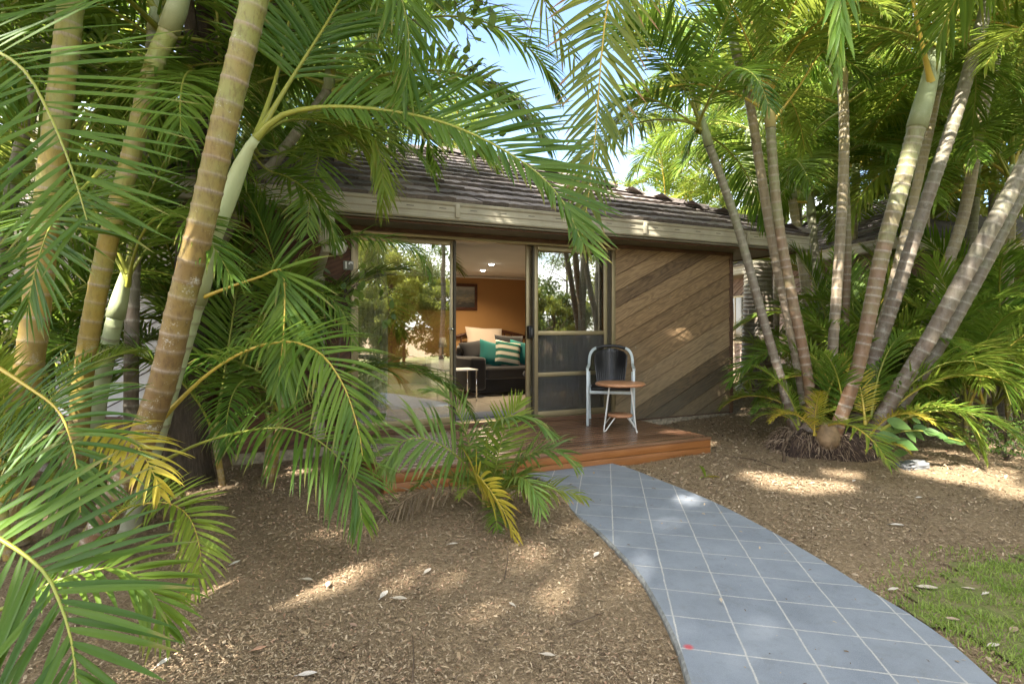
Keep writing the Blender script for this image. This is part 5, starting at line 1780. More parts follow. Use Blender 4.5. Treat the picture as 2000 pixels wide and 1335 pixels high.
# root mound with fibres and the swollen foot
rm_ = thing('root_mound', 'dark matted root mound at the foot of the right palm clump', 'root mound', (mc.x, mc.y - .15, 0))
mb = MB()
nu, nv = 48, 10
V = []
rngn = np.random.default_rng(7)
for j in range(nv):
    f = j / (nv - 1)
    for i in range(nu):
        a = 2 * math.pi * i / nu
        rr = 1 - .45 * f ** 1.6
        rx = .60 * rr * (1 + .08 * math.sin(3 * a + 1) + .06 * math.sin(7 * a)); ry = .40 * rr * (1 + .08 * math.sin(4 * a))
        z = .30 * math.sin(f * math.pi / 2) + .03 * math.sin(5 * a + 2) * f + rngn.normal(0, .008)
        V.append((rx * math.cos(a), ry * math.sin(a), z - .03))
Fc = [(j * nu + i, j * nu + (i + 1) % nu, (j + 1) * nu + (i + 1) % nu, (j + 1) * nu + i) for j in range(nv - 1) for i in range(nu)] + [tuple((nv - 1) * nu + i for i in range(nu))]
mb.add(V, Fc, 0, None, True)
mb.build('core', M['root'], rm_)
mb = MB()
for i in range(2600):
    a = rngn.uniform(0, 2 * math.pi); f = rngn.random() ** .8
    rr = 1 - .45 * f ** 1.6
    p0 = np.array([.60 * rr * math.cos(a), .40 * rr * math.sin(a), .30 * math.sin(f * math.pi / 2) - .02])
    out = np.array([math.cos(a), math.sin(a), 0])
    d = nrm(out * rngn.uniform(.4, 1.0) + np.array([0, 0, rngn.uniform(-1.1, .15)]) + rngn.normal(0, .35, 3))
    L = rngn.uniform(.04, .13)
    p1 = p0 + d * L * .5; p2 = p1 + nrm(d + np.array([0, 0, -.8])) * L * .5
    b = nrm(np.cross(d, rngn.normal(0, 1, 3))) * rngn.uniform(.0015, .004)
    mb.add([p0 - b, p0 + b, p1 + b, p1 - b, p2 + b * .4, p2 - b * .4], [(0, 1, 2, 3), (3, 2, 4, 5)], 0, (rngn.random(), 0, 0))
fb = mb.build('fibres', M['fibre'], rm_); fb['kind'] = 'stuff'
mb = MB()
q = PX(1617, 853, 5.72)
mb.lathe([(.0, -.12), (.06, -.12), (.105, -.06), (.112, 0), (.098, .06), (.075, .11), (.06, .15), (0, .15)], 22, (q.x, q.y, q.z))
mb.build('swollen_foot', M['bulb'], R5, R5.location)
mb = MB()
q = PX(1560, 838, 5.95)
mb.tube(spline([q + Vector((-.05, 0, .12)), q, q + Vector((.1, -.05, .02)), q + Vector((.16, -.1, -.12))], 12), np.linspace(.05, .075, 12), 12)
mb.build('aerial_root', M['trunk_grey'], R1, R1.location)

# ------------------------------------------------------------------ thick grey palm behind the cottage corner and background palms
def G2(px, d):
    x = (px - 1000) / F_PX * d
    return (x, d, float(zg(x, d)) - .03)


b0 = G2(1478, 10.8)
palm('massive grey ringed palm trunk behind the cottage corner', [b0, (b0[0] + .02, b0[1], 1.2), (b0[0] + .02, b0[1], 2.6), (b0[0], b0[1] + .1, 4.2)], .30, .20, 'trunk_grey', 230,
     [(b0[0], b0[1] + .1, 4.8), (b0[0], b0[1] + .1, 5.5)], 'shaft', 'leaf', 10, 1.5, 0, 5, None, (.07, .10), .12)
GB = 'palms growing behind the right clump'
rng = random.Random(31)
bgp = [  # px, depth, height, lean px, tone, scale, label
    (1590, 9.2, 3.4, -.35, 'leaf', 1.2, 'bluish palm stem leaning left before the neighbour roof'),
    (1608, 9.6, 3.2, -.2, 'leaf_dark', 1.2, 'bluish palm stem behind the straight sunlit trunk'),
    (1660, 10.5, 4.0, .1, 'leaf', 1.4, 'background palm above the neighbour gutter'),
    (1745, 9.0, 3.0, .3, 'leaf', 1.3, 'dark-crowned background palm behind the stout trunk'),
    (1800, 10.5, 4.2, .1, 'leaf_dark', 1.5, 'tall background palm between the leaning trunks'),
    (1880, 9.0, 3.4, .2, 'leaf', 1.4, 'background palm with dense low crown right of the leaning trunks'),
    (1960, 8.0, 3.0, .1, 'leaf', 1.3, 'background palm near the right edge with drooping crown'),
    (2060, 9.0, 4.0, 0, 'leaf_light', 1.5, 'yellow-green background palm at the right edge'),
    (1560, 13.0, 4.6, .0, 'leaf', 1.6, 'palm crown showing above the neighbour roof'),
    (1720, 14.0, 5.0, .2, 'leaf_light', 1.7, 'pale far palm behind the neighbour cottage'),
    (1850, 13.0, 5.2, .2, 'leaf', 1.7, 'far palm filling the gap right of the straight trunk'),
    (1990, 12.0, 5.4, .2, 'leaf_dark', 1.7, 'far tall palm at the upper right'),
    (1430, 14.5, 4.4, -.2, 'leaf', 1.5, 'palm with fan-like fronds above the roof hip'),
    (1640, 17.0, 6.4, 0, 'leaf', 1.9, 'tallest far palm beyond the neighbour roof'),
    (1510, 11.5, 4.8, .3, 'leaf_dark', 1.4, 'dark background palm left of the yellow crownshaft'),
    (1930, 10.5, 5.6, .2, 'leaf', 1.6, 'tall background palm behind the leaning pair'),
]
for i, (px, d, h, ln, tn, s, lab) in enumerate(bgp):
    b = G2(px, d)
    tn = {'leaf_dark': ('leaf', 'leaf', 'leaf_light'), 'leaf': ('leaf', 'leaf_light'), 'leaf_light': 'leaf_light'}[tn]  # lighter leaves mixed in, putting sunlight into the far crowns' colour
    palm(lab, [b, (b[0] + ln * .3, b[1], h * .5), (b[0] + ln, b[1], h)], .085, .065, 'trunk_grey' if i % 2 else 'trunk_lit', 240 + i,
         [(b[0] + ln * 1.1, b[1], h + .35), (b[0] + ln * 1.2, b[1], h + .7)], 'shaft', tn, 11, s, 0, 5, GB, (.1, .15), .02, sides=12)
# low cane palms between the trunks and the neighbour
GC = 'low cane palms behind the right clump'
for i, (px, d, n, s, tn, lab) in enumerate((
        (1700, 7.3, 12, .95, ('leaf_light', 'leaf'), 'bright cane palm with upright broad frond behind the clump'),
        (1620, 8.2, 11, .9, ('leaf', 'leaf_light'), 'cane palm in front of the neighbour wall'),
        (1800, 7.6, 12, 1.05, ('leaf', 'leaf_light'), 'cane palm under the leaning pair of trunks'),
        (1890, 7.0, 12, 1.0, ('leaf_light', 'leaf'), 'yellow-green cane palm right of the leaning trunks'),
        (1990, 7.4, 12, 1.1, ('leaf', 'leaf_dark'), 'cane palm at the right edge of the garden'),
        (1950, 9.2, 12, 1.3, ('leaf', 'leaf_light'), 'deep green cane palm farther back on the right'),
        (1760, 9.6, 12, 1.4, ('leaf', 'leaf_light'), 'tall cane palm in the shade behind the stout trunk'),
        (2080, 7.8, 12, 1.2, ('leaf', 'leaf_light'), 'cane palm just beyond the right edge'))):
    b = G2(px, d)
    cane_clump(lab, b, n, s, tn, 270 + i, 0, 4, .2, GC, stems=3, sh=.5)
# palms behind the cottage against the sky
GH = 'palms behind the cottage roof'
for i, (px, d, h, tn, s, lab) in enumerate((
        (1300, 14.5, 3.7, 'leaf_light', 1.25, 'sunlit yellow-green palm crown above the roof hip'),
        (1345, 16.0, 3.9, 'leaf_light', 1.3, 'second sunlit palm crown right of the first above the roof'),
        (905, 13.5, 4.6, 'leaf_light', 1.0, 'feathery pale palm crown peeking over the ridge'),
        (690, 13.0, 4.8, 'leaf', 1.4, 'palm behind the left part of the roof'),
        (540, 12.0, 5.4, 'leaf_dark', 1.6, 'tall dark palm behind the left roof end'),
        (300, 11.0, 6.2, 'leaf_dark', 1.8, 'very tall palm beyond the left clump'),
        (60, 10.0, 6.0, 'leaf', 1.8, 'very tall palm at the far upper left'))):
    b = G2(px, d)
    palm(lab, [b, (b[0] + .1, b[1], h * .5), (b[0], b[1], h)], .09, .07, 'trunk_grey', 290 + i,
         [(b[0], b[1], h + .35), (b[0], b[1], h + .7)], 'shaft', tn, 12, s, 0, 5, GH, (.1, .15), .02, sides=12)

# ------------------------------------------------------------------ tall palm standing right of the camera: its fronds hang into the view
TPB = (4.35, 2.7, 0)
TPm = palm('tall palm standing right of the path whose big fronds hang in from above', [TPB, (4.3, 2.75, 2.4), (4.0, 2.85, 4.4)], .09, .07, 'trunk_grey', 330, [(3.95, 2.9, 4.8), (3.9, 2.9, 5.2)], 'shaft', 'leaf', 7, 1.3, 0, 5)
hero(TPm, [(3.9, 2.9, 5.2), (2.6, 3.1, 5.0)] + PT((1330, -360, 3.5), (1225, -160, 3.55), (1182, 40, 3.6), (1168, 200, 3.6), (1155, 340, 3.6), (1135, 470, 3.6)), L=.48, n=84, up=(.25, -1, .2), fix=True, pet=.40, vang=4, droop=.30, w0=.026, K=9, a0=84, a1=26, seed=331, rad=.016, leaf='leaf_drytip', stalk='stalk_gold', sides=(1.0, 1.0))
hero(TPm, [(3.9, 2.9, 5.2), (3.0, 3.2, 5.4)] + PT((1680, -500, 3.6), (1655, -250, 3.5), (1645, -80, 3.45), (1640, 40, 3.4), (1635, 130, 3.4)), L=.50, n=36, up=(.1, -1, .1), fix=True, pet=.42, vang=4, droop=.5, w0=.036, K=8, a0=42, a1=10, seed=332, rad=.018, leaf='leaf')
hero(TPm, [(3.9, 2.9, 5.2), (2.4, 3.6, 5.6)] + PT((1250, -260, 4.2), (1130, -110, 4.3), (1060, -20, 4.35), (1110, 90, 4.4), (1165, 180, 4.4)), L=.46, n=46, up=(-.2, -.8, .5), pet=.35, vang=6, droop=.9, w0=.024, K=8, seed=333, rad=.013, leaf='leaf_drytip')

# ------------------------------------------------------------------ neighbour cottages
def cottage(label, loc, rz, lu, wd, wall_mat, roof_mat, window=None, eave=2.45, seed=0):
    h = thing('cottage', label, 'cottage', loc, rz)
    m_ = clad(0, lu, .15, eave, .18, BD, seed); m_.build('wall_cladding', wall_mat, h)
    m_ = MB(); m_.box((0, .001, 0), (lu, wd, eave)); m_.build('wall', M['trim'], h)
    m_ = MB(); m_.box((-.6, -.6, eave + .001), (lu + .6, wd + .6, eave + .02)); m_.build('soffit', M['soffit'], h)
    m_ = MB()
    gutter(m_, (-.62, -.5), (lu + .62, -.5), eave + .03)
    gutter(m_, (-.5, -.6), (-.5, wd + .6), eave + .03, nrm_=(-1, 0)); gutter(m_, (lu + .5, -.6), (lu + .5, wd + .6), eave + .03, nrm_=(1, 0))
    m_.build('gutter', M['gutter'], h)
    m_ = MB()
    hf = (wd + 1.2) / 2
    nc = int(hf * SL / .34) + 1
    e = lu + 1.2
    tiled_slope(m_, (-.6, -.6, eave + .19), (1, 0, 0), (0, 1, TP), lambda v: (v / SL, e - v / SL), nc, seed + 1)
    tiled_slope(m_, (-.6, -.6, eave + .19), (0, 1, 0), (1, 0, TP), lambda v: (v / SL, 2 * hf - v / SL), nc, seed + 2)
    zr2 = eave + .19 + hf * TP
    a0, b0_ = -.6, lu + .6
    Vb = [(a0, -.6, eave + .18), (b0_, -.6, eave + .18), (b0_, wd + .6, eave + .18), (a0, wd + .6, eave + .18), (a0 + min(hf, e / 2), hf - .6, zr2 - .01), (b0_ - min(hf, e / 2), hf - .6, zr2 - .01)]
    m_.add(Vb, [(0, 1, 5, 4), (1, 2, 5), (2, 3, 4, 5), (3, 0, 4)])
    rf = m_.build('roof', roof_mat, h)
    if window:
        u0, u1, z0, z1 = window
        m_ = MB()
        m_.box((u0, -.04, z0), (u1, -.028, z0 + .05)); m_.box((u0, -.04, z1 - .05), (u1, -.028, z1)); m_.box((u0, -.04, z0 + .051), (u0 + .05, -.028, z1 - .051)); m_.box((u1 - .05, -.04, z0 + .051), (u1, -.028, z1 - .051))
        m_.box(((u0 + u1) / 2 - .02, -.04, z0 + .051), ((u0 + u1) / 2 + .02, -.028, z1 - .051))
        wn = m_.build('window', M['bronze'], h)
        m_ = MB(); m_.box((u0 + .05, -.032, z0 + .05), (u1 - .05, -.03, z1 - .05)); m_.build('pane', M['winpane'], wn)
    return h


m = NT('dim_window_pane')
M['winpane'] = m.done(m.bsdf((.10, .10, .075), .08, 0, .8))
M['cladding_light'] = wood_mat('neighbour_cladding', ((.17, .125, .11), (.30, .235, .21), (.42, .35, .32)), (math.cos(BD), 0, math.sin(BD)), .7, .3, 2.2, None, .3)
# right neighbour: its side runs away from us behind the right clump
nb = Vector((5.55, 18.0, .12)); ne = Vector((6.72, 10.1, .12))
d = (ne - nb)
cottage('neighbouring tiled cottage with sunlit boards behind the right palm clump', nb, math.atan2(d.y, d.x), d.length, 6.0, M['cladding_light'], M['roof_grey'], (2.0, 3.6, .80, 2.05), 2.50, 40)
# left neighbour
cottage('grey-walled cottage behind the left palm clump', (-10.5, 8.4, 0), R(-8), 6.6, 5.0, M['wall_grey'], M['roof_grey'], (3.5, 4.7, .9, 2.0), 2.4, 50)

# ------------------------------------------------------------------ garden behind the camera: seen in the door glass, and it shades the bed
lawn_mb = MB()
LW = [(1.86, 2.70), (2.05, 2.9), (2.42, 3.15), (2.7, 3.27), (3.0, 3.32), (4.0, 3.3), (6.0, 2.6), (9, .5), (14, -2.0), (14, -9), (4, -9), (2.2, -4), (1.75, -1), (1.95, .8), (1.98, 1.8), (1.95, 2.3)]
lx = np.array([p[0] for p in LW]); ly = np.array([p[1] for p in LW])


def in_poly(x, y, px, py):
    c = np.zeros(np.shape(x), bool)
    j = len(px) - 1
    for i in range(len(px)):
        c ^= ((py[i] > y) != (py[j] > y)) & (x < (px[j] - px[i]) * (y - py[i]) / (py[j] - py[i] + 1e-12) + px[i])
        j = i
    return c


gxs = np.arange(1.6, 14.1, .12); gys = np.arange(-9, 3.6, .12)
A, B = np.meshgrid(gxs, gys)
ins = in_poly(A + .06, B + .06, lx, ly)
Vv = np.stack([A, B, zg(A, B) + .012], -1).reshape(-1, 3)
nxx = len(gxs)
jj, ii = np.nonzero(ins[:-1, :-1])
bi = jj * nxx + ii
M['lawn'] = None
m = NT('lawn_turf')
co = m.coord()
n1 = m.noise(60, 5, .7, co); n2 = m.noise(2, 4, .6, co)
cc = m.ramp(n1, [(.3, (.07, .10, .025)), (.6, (.14, .18, .045)), (.8, (.28, .26, .10))])
n3 = m.noise(5.5, 5, .7, co)
cc = m.mix(m.math('MULTIPLY', n2, .5), cc, (.16, .17, .05))
cc = m.mix(m.math('MULTIPLY', m.math('SUBTRACT', n3, .42), 4.0, True), cc, (.22, .165, .105))
M['lawn'] = m.done(m.bsdf(cc, .9, 0, .2, m.bump(n1, .8, .02)))
lawn = linkmesh('lawn', quadmesh('lawn', Vv, np.stack([bi, bi + 1, bi + nxx + 1, bi + nxx], 1)), M['lawn'])
setp(lawn, 'short green lawn beside the path', None, None, 'structure')

# shade trees behind the camera, to the sun's side, and a planted border on the right rear seen in the glass
GS = 'trees on the near side of the garden'
for i, (x, y, h, r, n_l, lab) in enumerate((
        (-5.3, -6.4, 15.0, 4.0, 21000, 'tall gum tree left behind the viewpoint with the widest crown'),
        (-1.6, -8.2, 15.5, 3.8, 17000, 'tall gum tree straight behind the viewpoint'),
        (-9.0, -3.4, 14.0, 3.6, 11000, 'tall gum tree farthest left behind the viewpoint'),
        (-6.8, -8.4, 17.0, 3.4, 17000, 'tallest gum tree at the back of the garden'),
        (-4.4, -1.9, 15.0, 3.4, 14000, 'gum tree nearest the bed on the left of the viewpoint'))):
    broad_tree(lab, (x, y, 0), h, r, 401 + i, 'broad', n_l, .26, .24, (0, 0), .84, group=GS, clumps=34, flat=.7)
GV = 'shrubs of the border across the lawn'
for i, (x, y, h, r, mt, lab) in enumerate((
        (6.2, -3.4, 4.2, 1.5, 'broad_light', 'tall sunlit yellow-green shrub across the lawn'),
        (8.2, -2.2, 3.6, 1.4, 'broad_light', 'wide sunlit shrub at the right of the border'),
        (4.6, -5.4, 4.4, 1.6, 'broad', 'dark green shrub at the left of the border'),
        (10.0, -.6, 3.8, 1.5, 'broad', 'dense dark shrub at the far right of the border'),
        (7.4, -5.6, 5.5, 1.9, 'broad_light', 'tall leafy shrub at the back of the border'),
        (9.6, -4.0, 5.0, 1.8, 'broad', 'bushy tree behind the border'))):
    broad_tree(lab, (x, y, 0), h, r, 410 + i, mt, 11000, .11, .07, (0, 0), .52, 'shrub', 'shrub', GV, 30, 1.3)
rng = random.Random(77)
for i, (x, y, h, r, mt, lab) in enumerate((
        (5.4, -4.2, 2.4, 1.3, 'broad_light', 'low bright shrub filling the left of the border'), (7.2, -3.9, 2.6, 1.3, 'broad_light', 'low yellow-green shrub in the middle of the border'),
        (9.2, -2.8, 2.4, 1.4, 'broad', 'low dark shrub right of the middle of the border'), (6.2, -6.6, 6.8, 2.2, 'broad_light', 'tallest bright shrub behind the border'),
        (9.0, -6.8, 7.5, 2.4, 'broad', 'big dark leafy shrub behind the border'), (12.5, 1.8, 6.5, 2.2, 'broad_light', 'tall bright shrub straight across the lawn to the right'),
        (13.5, -1.6, 7.5, 2.4, 'broad', 'tall dark shrub beyond the lawn corner'), (10.8, 3.6, 5.0, 1.7, 'broad_light', 'bright shrub behind the grey-stemmed palm'), (9.6, .6, 2.6, 1.3, 'broad_light', 'low rounded bright shrub at the lawn edge'))):
    broad_tree(lab, (x, y, 0), h, r, 480 + i, mt, 9000, .11, .06, (0, 0), .52, 'shrub', 'shrub', GV, 30, 1.5)
GP = 'palms across the lawn'
for i, (x, y, h, tn, lab) in enumerate((
        (8.4, 2.4, 3.6, 'leaf', 'palm across the lawn reflected in the right door panel'),
        (10.5, 1.6, 4.6, 'leaf', 'taller palm across the lawn reflected in the right door panel'),
        (7.6, 3.4, 4.4, 'leaf_dark', 'grey-stemmed palm right of the garden bed'),
        (12.5, .4, 5.0, 'leaf_light', 'sunlit far palm across the lawn'),
        (6.4, -1.2, 4.6, 'leaf', 'palm standing in the lawn border'))):
    palm(lab, [(x, y, 0), (x + .1, y, h * .5), (x, y + .1, h)], .08, .065, 'trunk_grey', 430 + i, [(x, y + .1, h + .35), (x, y + .1, h + .7)], 'shaft', tn, 10, 1.4, 0, 5, GP, (.1, .15), .02, sides=12)
# far screen of trees round the place
GF = 'far trees round the garden'
for i, (x, y, h, r, lab) in enumerate((
        (12.5, 12, 7.5, 3.0, 'far leafy tree behind the right palms'), (9.5, 19, 8.5, 3.4, 'far tree beyond the neighbour roof'), (2.2, 24, 6.5, 3.0, 'far low tree behind the cottage'),
        (-6, 20, 8.0, 3.2, 'far tree behind the left roof end'), (-10, 13, 8, 3.2, 'far tree beyond the grey-walled cottage'), (-9.5, 3.5, 7.5, 2.8, 'leafy tree beyond the left edge'), (14.5, 6.5, 7.5, 3.0, 'leafy tree beyond the right edge'))):
    broad_tree(lab, (x, y, 0), h, r, 450 + i, 'broad' if i % 2 else 'broad_light', 7000, .2, .2, (0, 0), .6, group=GF, clumps=30, flat=1.1)

# ------------------------------------------------------------------ small plants and loose things
# rounded leaves of a creeping plant at the right clump
vb = PX(1760, 880, 5.45)
VN = thing('creeper', 'creeping plant with broad oval leaves at the right foot of the clump', 'plant', (vb.x, vb.y, float(zg(vb.x, vb.y))))
rngn = np.random.default_rng(12)
lv = ((1755, 830, 52, -20), (1735, 855, 50, 10), (1770, 870, 50, -25), (1800, 838, 36, 0), (1792, 850, 34, -50), (1820, 845, 34, 20), (1838, 852, 30, -10), (1855, 862, 26, 0), (1873, 864, 30, -10), (1725, 875, 44, 20), (1778, 852, 36, -70), (1760, 885, 30, 40), (1790, 822, 22, -40), (1745, 842, 34, 30))
mb = MB()
stem_pts = spline(PT((1715, 890, 5.5), (1740, 850, 5.42), (1790, 840, 5.36), (1835, 850, 5.3), (1880, 862, 5.25)), 24)
mb.tube(stem_pts, .006, 6); mb.build('stem', M['stalk'], VN, VN.location)
for (px, py, sz, ang) in lv:
    c_ = PX(px, py, rngn.uniform(5.25, 5.45))
    Lf = sz / F_PX * 5.35 * .82
    a = np.array([math.cos(R(ang)), -.35, -math.sin(R(-ang)) * .6 - .25]); a = nrm(a)
    b = nrm(np.cross(a, np.array([.1, -.75, .65]))); nn = np.cross(b, a)
    V, Fc = [], []
    ts = np.linspace(0, 1, 7)
    for t in ts:
        wv = Lf * .34 * math.sin(math.pi * min(1, t * .96 + .04) ** .8)
        p_ = np.array(c_) + a * Lf * (t - .5) - nn * Lf * .15 * t * t * -1 * .6
        V += [p_ - b * wv + nn * wv * .25, p_, p_ + b * wv + nn * wv * .25]
    Fc = [(3 * i + j, 3 * i + j + 1, 3 * i + j + 4, 3 * i + j + 3) for i in range(6) for j in range(2)]
    m_ = MB(); m_.add(V, Fc, 0, (rngn.random(), .2, .5), True)
    near = stem_pts[np.argmin(np.linalg.norm(stem_pts - np.array(c_), axis=1))]
    m_.tube([near, np.array(c_) - a * Lf * .45], .003, 4)
    m_.build('leaf', M['vine'], VN, VN.location)
# seedling in the mulch
sb_ = PX(1378, 932, 5.12)
SD = thing('seedling', 'small yellow-green seedling sprouting from the mulch right of the path', 'plant', (sb_.x, sb_.y, float(zg(sb_.x, sb_.y))))
for i, (dx, dy, dz, L) in enumerate(((-.3, .1, 1.0, .17), (.9, -.1, .30, .15), (-.55, -.5, .25, .12), (.35, -.5, .3, .10), (.6, .3, .45, .10))):
    a = nrm(np.array([dx, dy, dz])); b = nrm(np.cross(a, (0, .3, 1))); nn = np.cross(b, a)
    V = []
    for t in np.linspace(0, 1, 7):
        wv = .016 * math.sin(math.pi * (t * .95 + .03)) ** .8 * L / .14
        p_ = a * L * t + np.array([0, 0, -L * .35 * t * t])
        V += [p_ - b * wv + nn * wv * .5, p_, p_ + b * wv + nn * wv * .5]
    m_ = MB(); m_.add(V, [(3 * k + j, 3 * k + j + 1, 3 * k + j + 4, 3 * k + j + 3) for k in range(6) for j in range(2)], 0, (.5 + .1 * i, .2, .5), True)
    m_.build('leaf', M['leaf_gold'] if i % 2 else M['leaf_light'], SD)
# dark small-leaved bush at the right edge
bb = PX(1965, 850, 5.7)
BU = thing('shrub', 'low dark small-leaved bush at the right edge of the bed', 'shrub', (bb.x, bb.y, float(zg(bb.x, bb.y))))
mb = MB()
rng = random.Random(3)
for i in range(9):
    a = rng.uniform(0, 6.28)
    mb.tube(spline([(0, 0, 0), (.1 * math.cos(a), .1 * math.sin(a), .2), (.28 * math.cos(a), .28 * math.sin(a), .35 + .15 * rng.random())], 8), np.linspace(.008, .003, 8), 5)
mb.build('stem', M['bark'], BU)
V, Q, c = leaf_cloud([(.2 * math.cos(a), .2 * math.sin(a), .25 + .1 * math.sin(3 * a)) for a in np.arange(0, 6, .8)], [.18] * 8, 700, .045, 77)
linkmesh('leaves', quadmesh('leaves', V, Q, None, c), M['broad'], BU)
# stone
sq = PX(1782, 912, 5.45)
ST_ = thing('stone', 'grey cut stone lying in the mulch right of the clump', 'stone', (sq.x, sq.y, float(zg(sq.x, sq.y))), R(12))
bm = bmesh.new(); bmesh.ops.create_cube(bm, size=1)
bmesh.ops.subdivide_edges(bm, edges=bm.edges[:], cuts=4, use_grid_fill=True)
rngn = np.random.default_rng(3)
for v in bm.verts:
    v.co = Vector((v.co.x * .24, v.co.y * .13, v.co.z * .085)) + Vector(rngn.normal(0, .006, 3))
    if v.co.x < -.1: v.co.z *= .7
me = bpy.data.meshes.new('block'); bm.to_mesh(me); bm.free()
linkmesh('block', me, M['rock'], ST_).location = (0, 0, .022)
# small stump pegs
for (px, py, d, hh, lab) in ((1530, 918, 5.6, .12, 'broken twig stub standing before the root mound'),):
    p_ = PX(px, py, d)
    t_ = thing('stub', lab, 'twig', (p_.x, p_.y, float(zg(p_.x, p_.y))))
    mb = MB(); mb.tube(spline([(0, 0, -.02), (.01, 0, hh * .5), (.0, 0.01, hh)], 6), [.02, .018, .017, .016, .014, .01], 7); mb.build('wood', M['fibre'], t_)

# chips of the mulch, thickest near the camera
rngn = np.random.default_rng(99)
NCH = 170000
NCH2 = NCH
dd = 1.9 * (11.0 / 1.9) ** (rngn.random(NCH * 2) ** 1.0)
th = rngn.uniform(-.80, .80, NCH * 2)
cx, cyy = dd * np.tan(th), dd
opth = on_path(cx, cyy)
dens = np.sin(cx * 3.1 + 2 * np.sin(cyy * 2.3)) * np.sin(cyy * 3.7 + 1.5 * np.sin(cx * 1.9))
ok = (rngn.random(NCH * 2) < .72 + .4 * dens) & (~opth | (rngn.random(NCH * 2) < .006)) & ~on_build(cx, cyy) & ~in_poly(cx, cyy, lx, ly) & (np.abs(cx) < 8)
cx, cyy = cx[ok][:NCH], cyy[ok][:NCH]
n = len(cx)
L = rngn.uniform(.008, .031, n) * np.where(rngn.random(n) < .03, 1.7, 1.0) * np.where(rngn.random(n) < .4, .6, 1.0) * np.clip(cyy / 4.0, .75, 1.8)
Wd = L * rngn.uniform(.12, .42, n)
yaw = rngn.uniform(0, 2 * np.pi, n); pit = rngn.normal(0, .28, n); rol = rngn.normal(0, .45, n)
a = np.stack([np.cos(yaw) * np.cos(pit), np.sin(yaw) * np.cos(pit), np.sin(pit)], 1)
b = nrm(np.stack([-np.sin(yaw), np.cos(yaw), np.tan(rol) * .6], 1))
P0 = np.stack([cx, cyy, np.where(on_path(cx, cyy), ZP + .003, zg(cx, cyy) + rngn.uniform(.003, .016, n))], 1)
ha, hb = a * (L / 2)[:, None], b * (Wd / 2)[:, None]
up_ = np.array([0, 0, 1.0]) * (Wd * .25)[:, None]
V = np.stack([P0 - ha - hb * .7, P0 - ha * .9 + hb * .6, P0 + up_ - hb, P0 + up_ + hb, P0 + ha - hb * .5, P0 + ha * .85 + hb * .8], 1).reshape(-1, 3)
o6 = (np.arange(n) * 6)[:, None]
Q = np.concatenate([o6 + np.array([0, 2, 3, 1]), o6 + np.array([2, 4, 5, 3])])
tone = rngn.random(n) ** 1.1
red = (rngn.random(n) < np.where((cx < .2) & (cyy > 2.9), .34, .06))
tone = np.where(red, .98, tone)
col = np.repeat(np.stack([tone, rngn.random(n), rngn.random(n)], 1), 6, 0)
chips = linkmesh('mulch_chips', quadmesh('mulch_chips', V, Q, None, col), M['chip'])
setp(chips, 'loose brown bark chips covering the garden bed', 'mulch', None, 'stuff')

# grass blades
NG = 85000
gx_ = rngn.uniform(1.75, 5.2, NG); gy_ = rngn.uniform(1.9, 3.5, NG)
edge = in_poly(gx_ + rngn.normal(0, .13, NG), gy_ + rngn.normal(0, .13, NG), lx, ly) & ~on_path(gx_, gy_)
pn = np.sin(gx_ * 9 + 3 * np.sin(gy_ * 7)) * np.sin(gy_ * 11 + gx_ * 3)
edge &= rngn.random(NG) < np.clip(.55 + .55 * pn, .05, 1)
gx_, gy_ = gx_[edge], gy_[edge]
n = len(gx_)
hgt = rngn.uniform(.012, .040, n) * rngn.uniform(.6, 1.1, n); yaw = rngn.uniform(0, 2 * np.pi, n)
dv = np.stack([np.cos(yaw), np.sin(yaw), np.zeros(n)], 1); sv = np.stack([-np.sin(yaw), np.cos(yaw), np.zeros(n)], 1)
P0 = np.stack([gx_, gy_, zg(gx_, gy_) + .008], 1)
bend = rngn.uniform(.3, 1.3, n)[:, None]; wv = rngn.uniform(.0014, .0030, n)[:, None]
mid = P0 + dv * hgt[:, None] * bend * .35 + np.array([0, 0, 1]) * hgt[:, None] * .6
tip = P0 + dv * hgt[:, None] * bend + np.array([0, 0, 1]) * hgt[:, None] * .85
V = np.stack([P0 - sv * wv, P0 + sv * wv, mid - sv * wv * .9, mid + sv * wv * .9, tip - sv * wv * .15, tip + sv * wv * .15], 1).reshape(-1, 3)
o6 = (np.arange(n) * 6)[:, None]
Q = np.concatenate([o6 + np.array([0, 1, 3, 2]), o6 + np.array([2, 3, 5, 4])])
col = np.repeat(np.stack([rngn.random(n), np.full(n, .2), np.full(n, .5)], 1), 6, 0)
col[4::6, 1] = 1; col[5::6, 1] = 1
gr = linkmesh('grass', quadmesh('grass', V, Q, None, col), M['grass'])
setp(gr, 'short green grass blades at the right of the path', 'grass', None, 'stuff')


# fallen leaves one can pick out
def fallen(px, py, L, ang, tone, label, curl=.25, z=0.0, grp='fallen leaves on the ground'):
    d = F_PX * (CAM_H - z) / (py - Y0)
    x = (px - 1000) / F_PX * d
    zb_ = (ZP if on_path(np.array([x]), np.array([d]))[0] else float(zg(x, d))) + .012
    V = []
    for t in np.linspace(0, 1, 8):
        wv = L * .20 * math.sin(math.pi * min(1, t * .94 + .03)) ** .9
        zz = curl * L * (t - .4) ** 2 + .003
        V += [((t - .5) * L, -wv, zz + wv * .5), ((t - .5) * L, 0, zz), ((t - .5) * L, wv, zz + wv * .6)]
    mb = MB()
    mb.add(V, [(3 * k + j, 3 * k + j + 1, 3 * k + j + 4, 3 * k + j + 3) for k in range(7) for j in range(2)], 0, (tone, 0, 0), True)
    mb.tube([(-.5 * L, 0, curl * L * .16 + .003), (-.68 * L, .02 * L, .004)], .0015, 4, 0, (tone, 0, 0))
    o = mb.build('fallen_leaf', M['deadleaf'])
    o.location = (x, d, zb_); o.rotation_euler = (0, 0, R(ang))
    return setp(o, label, 'leaf', grp)


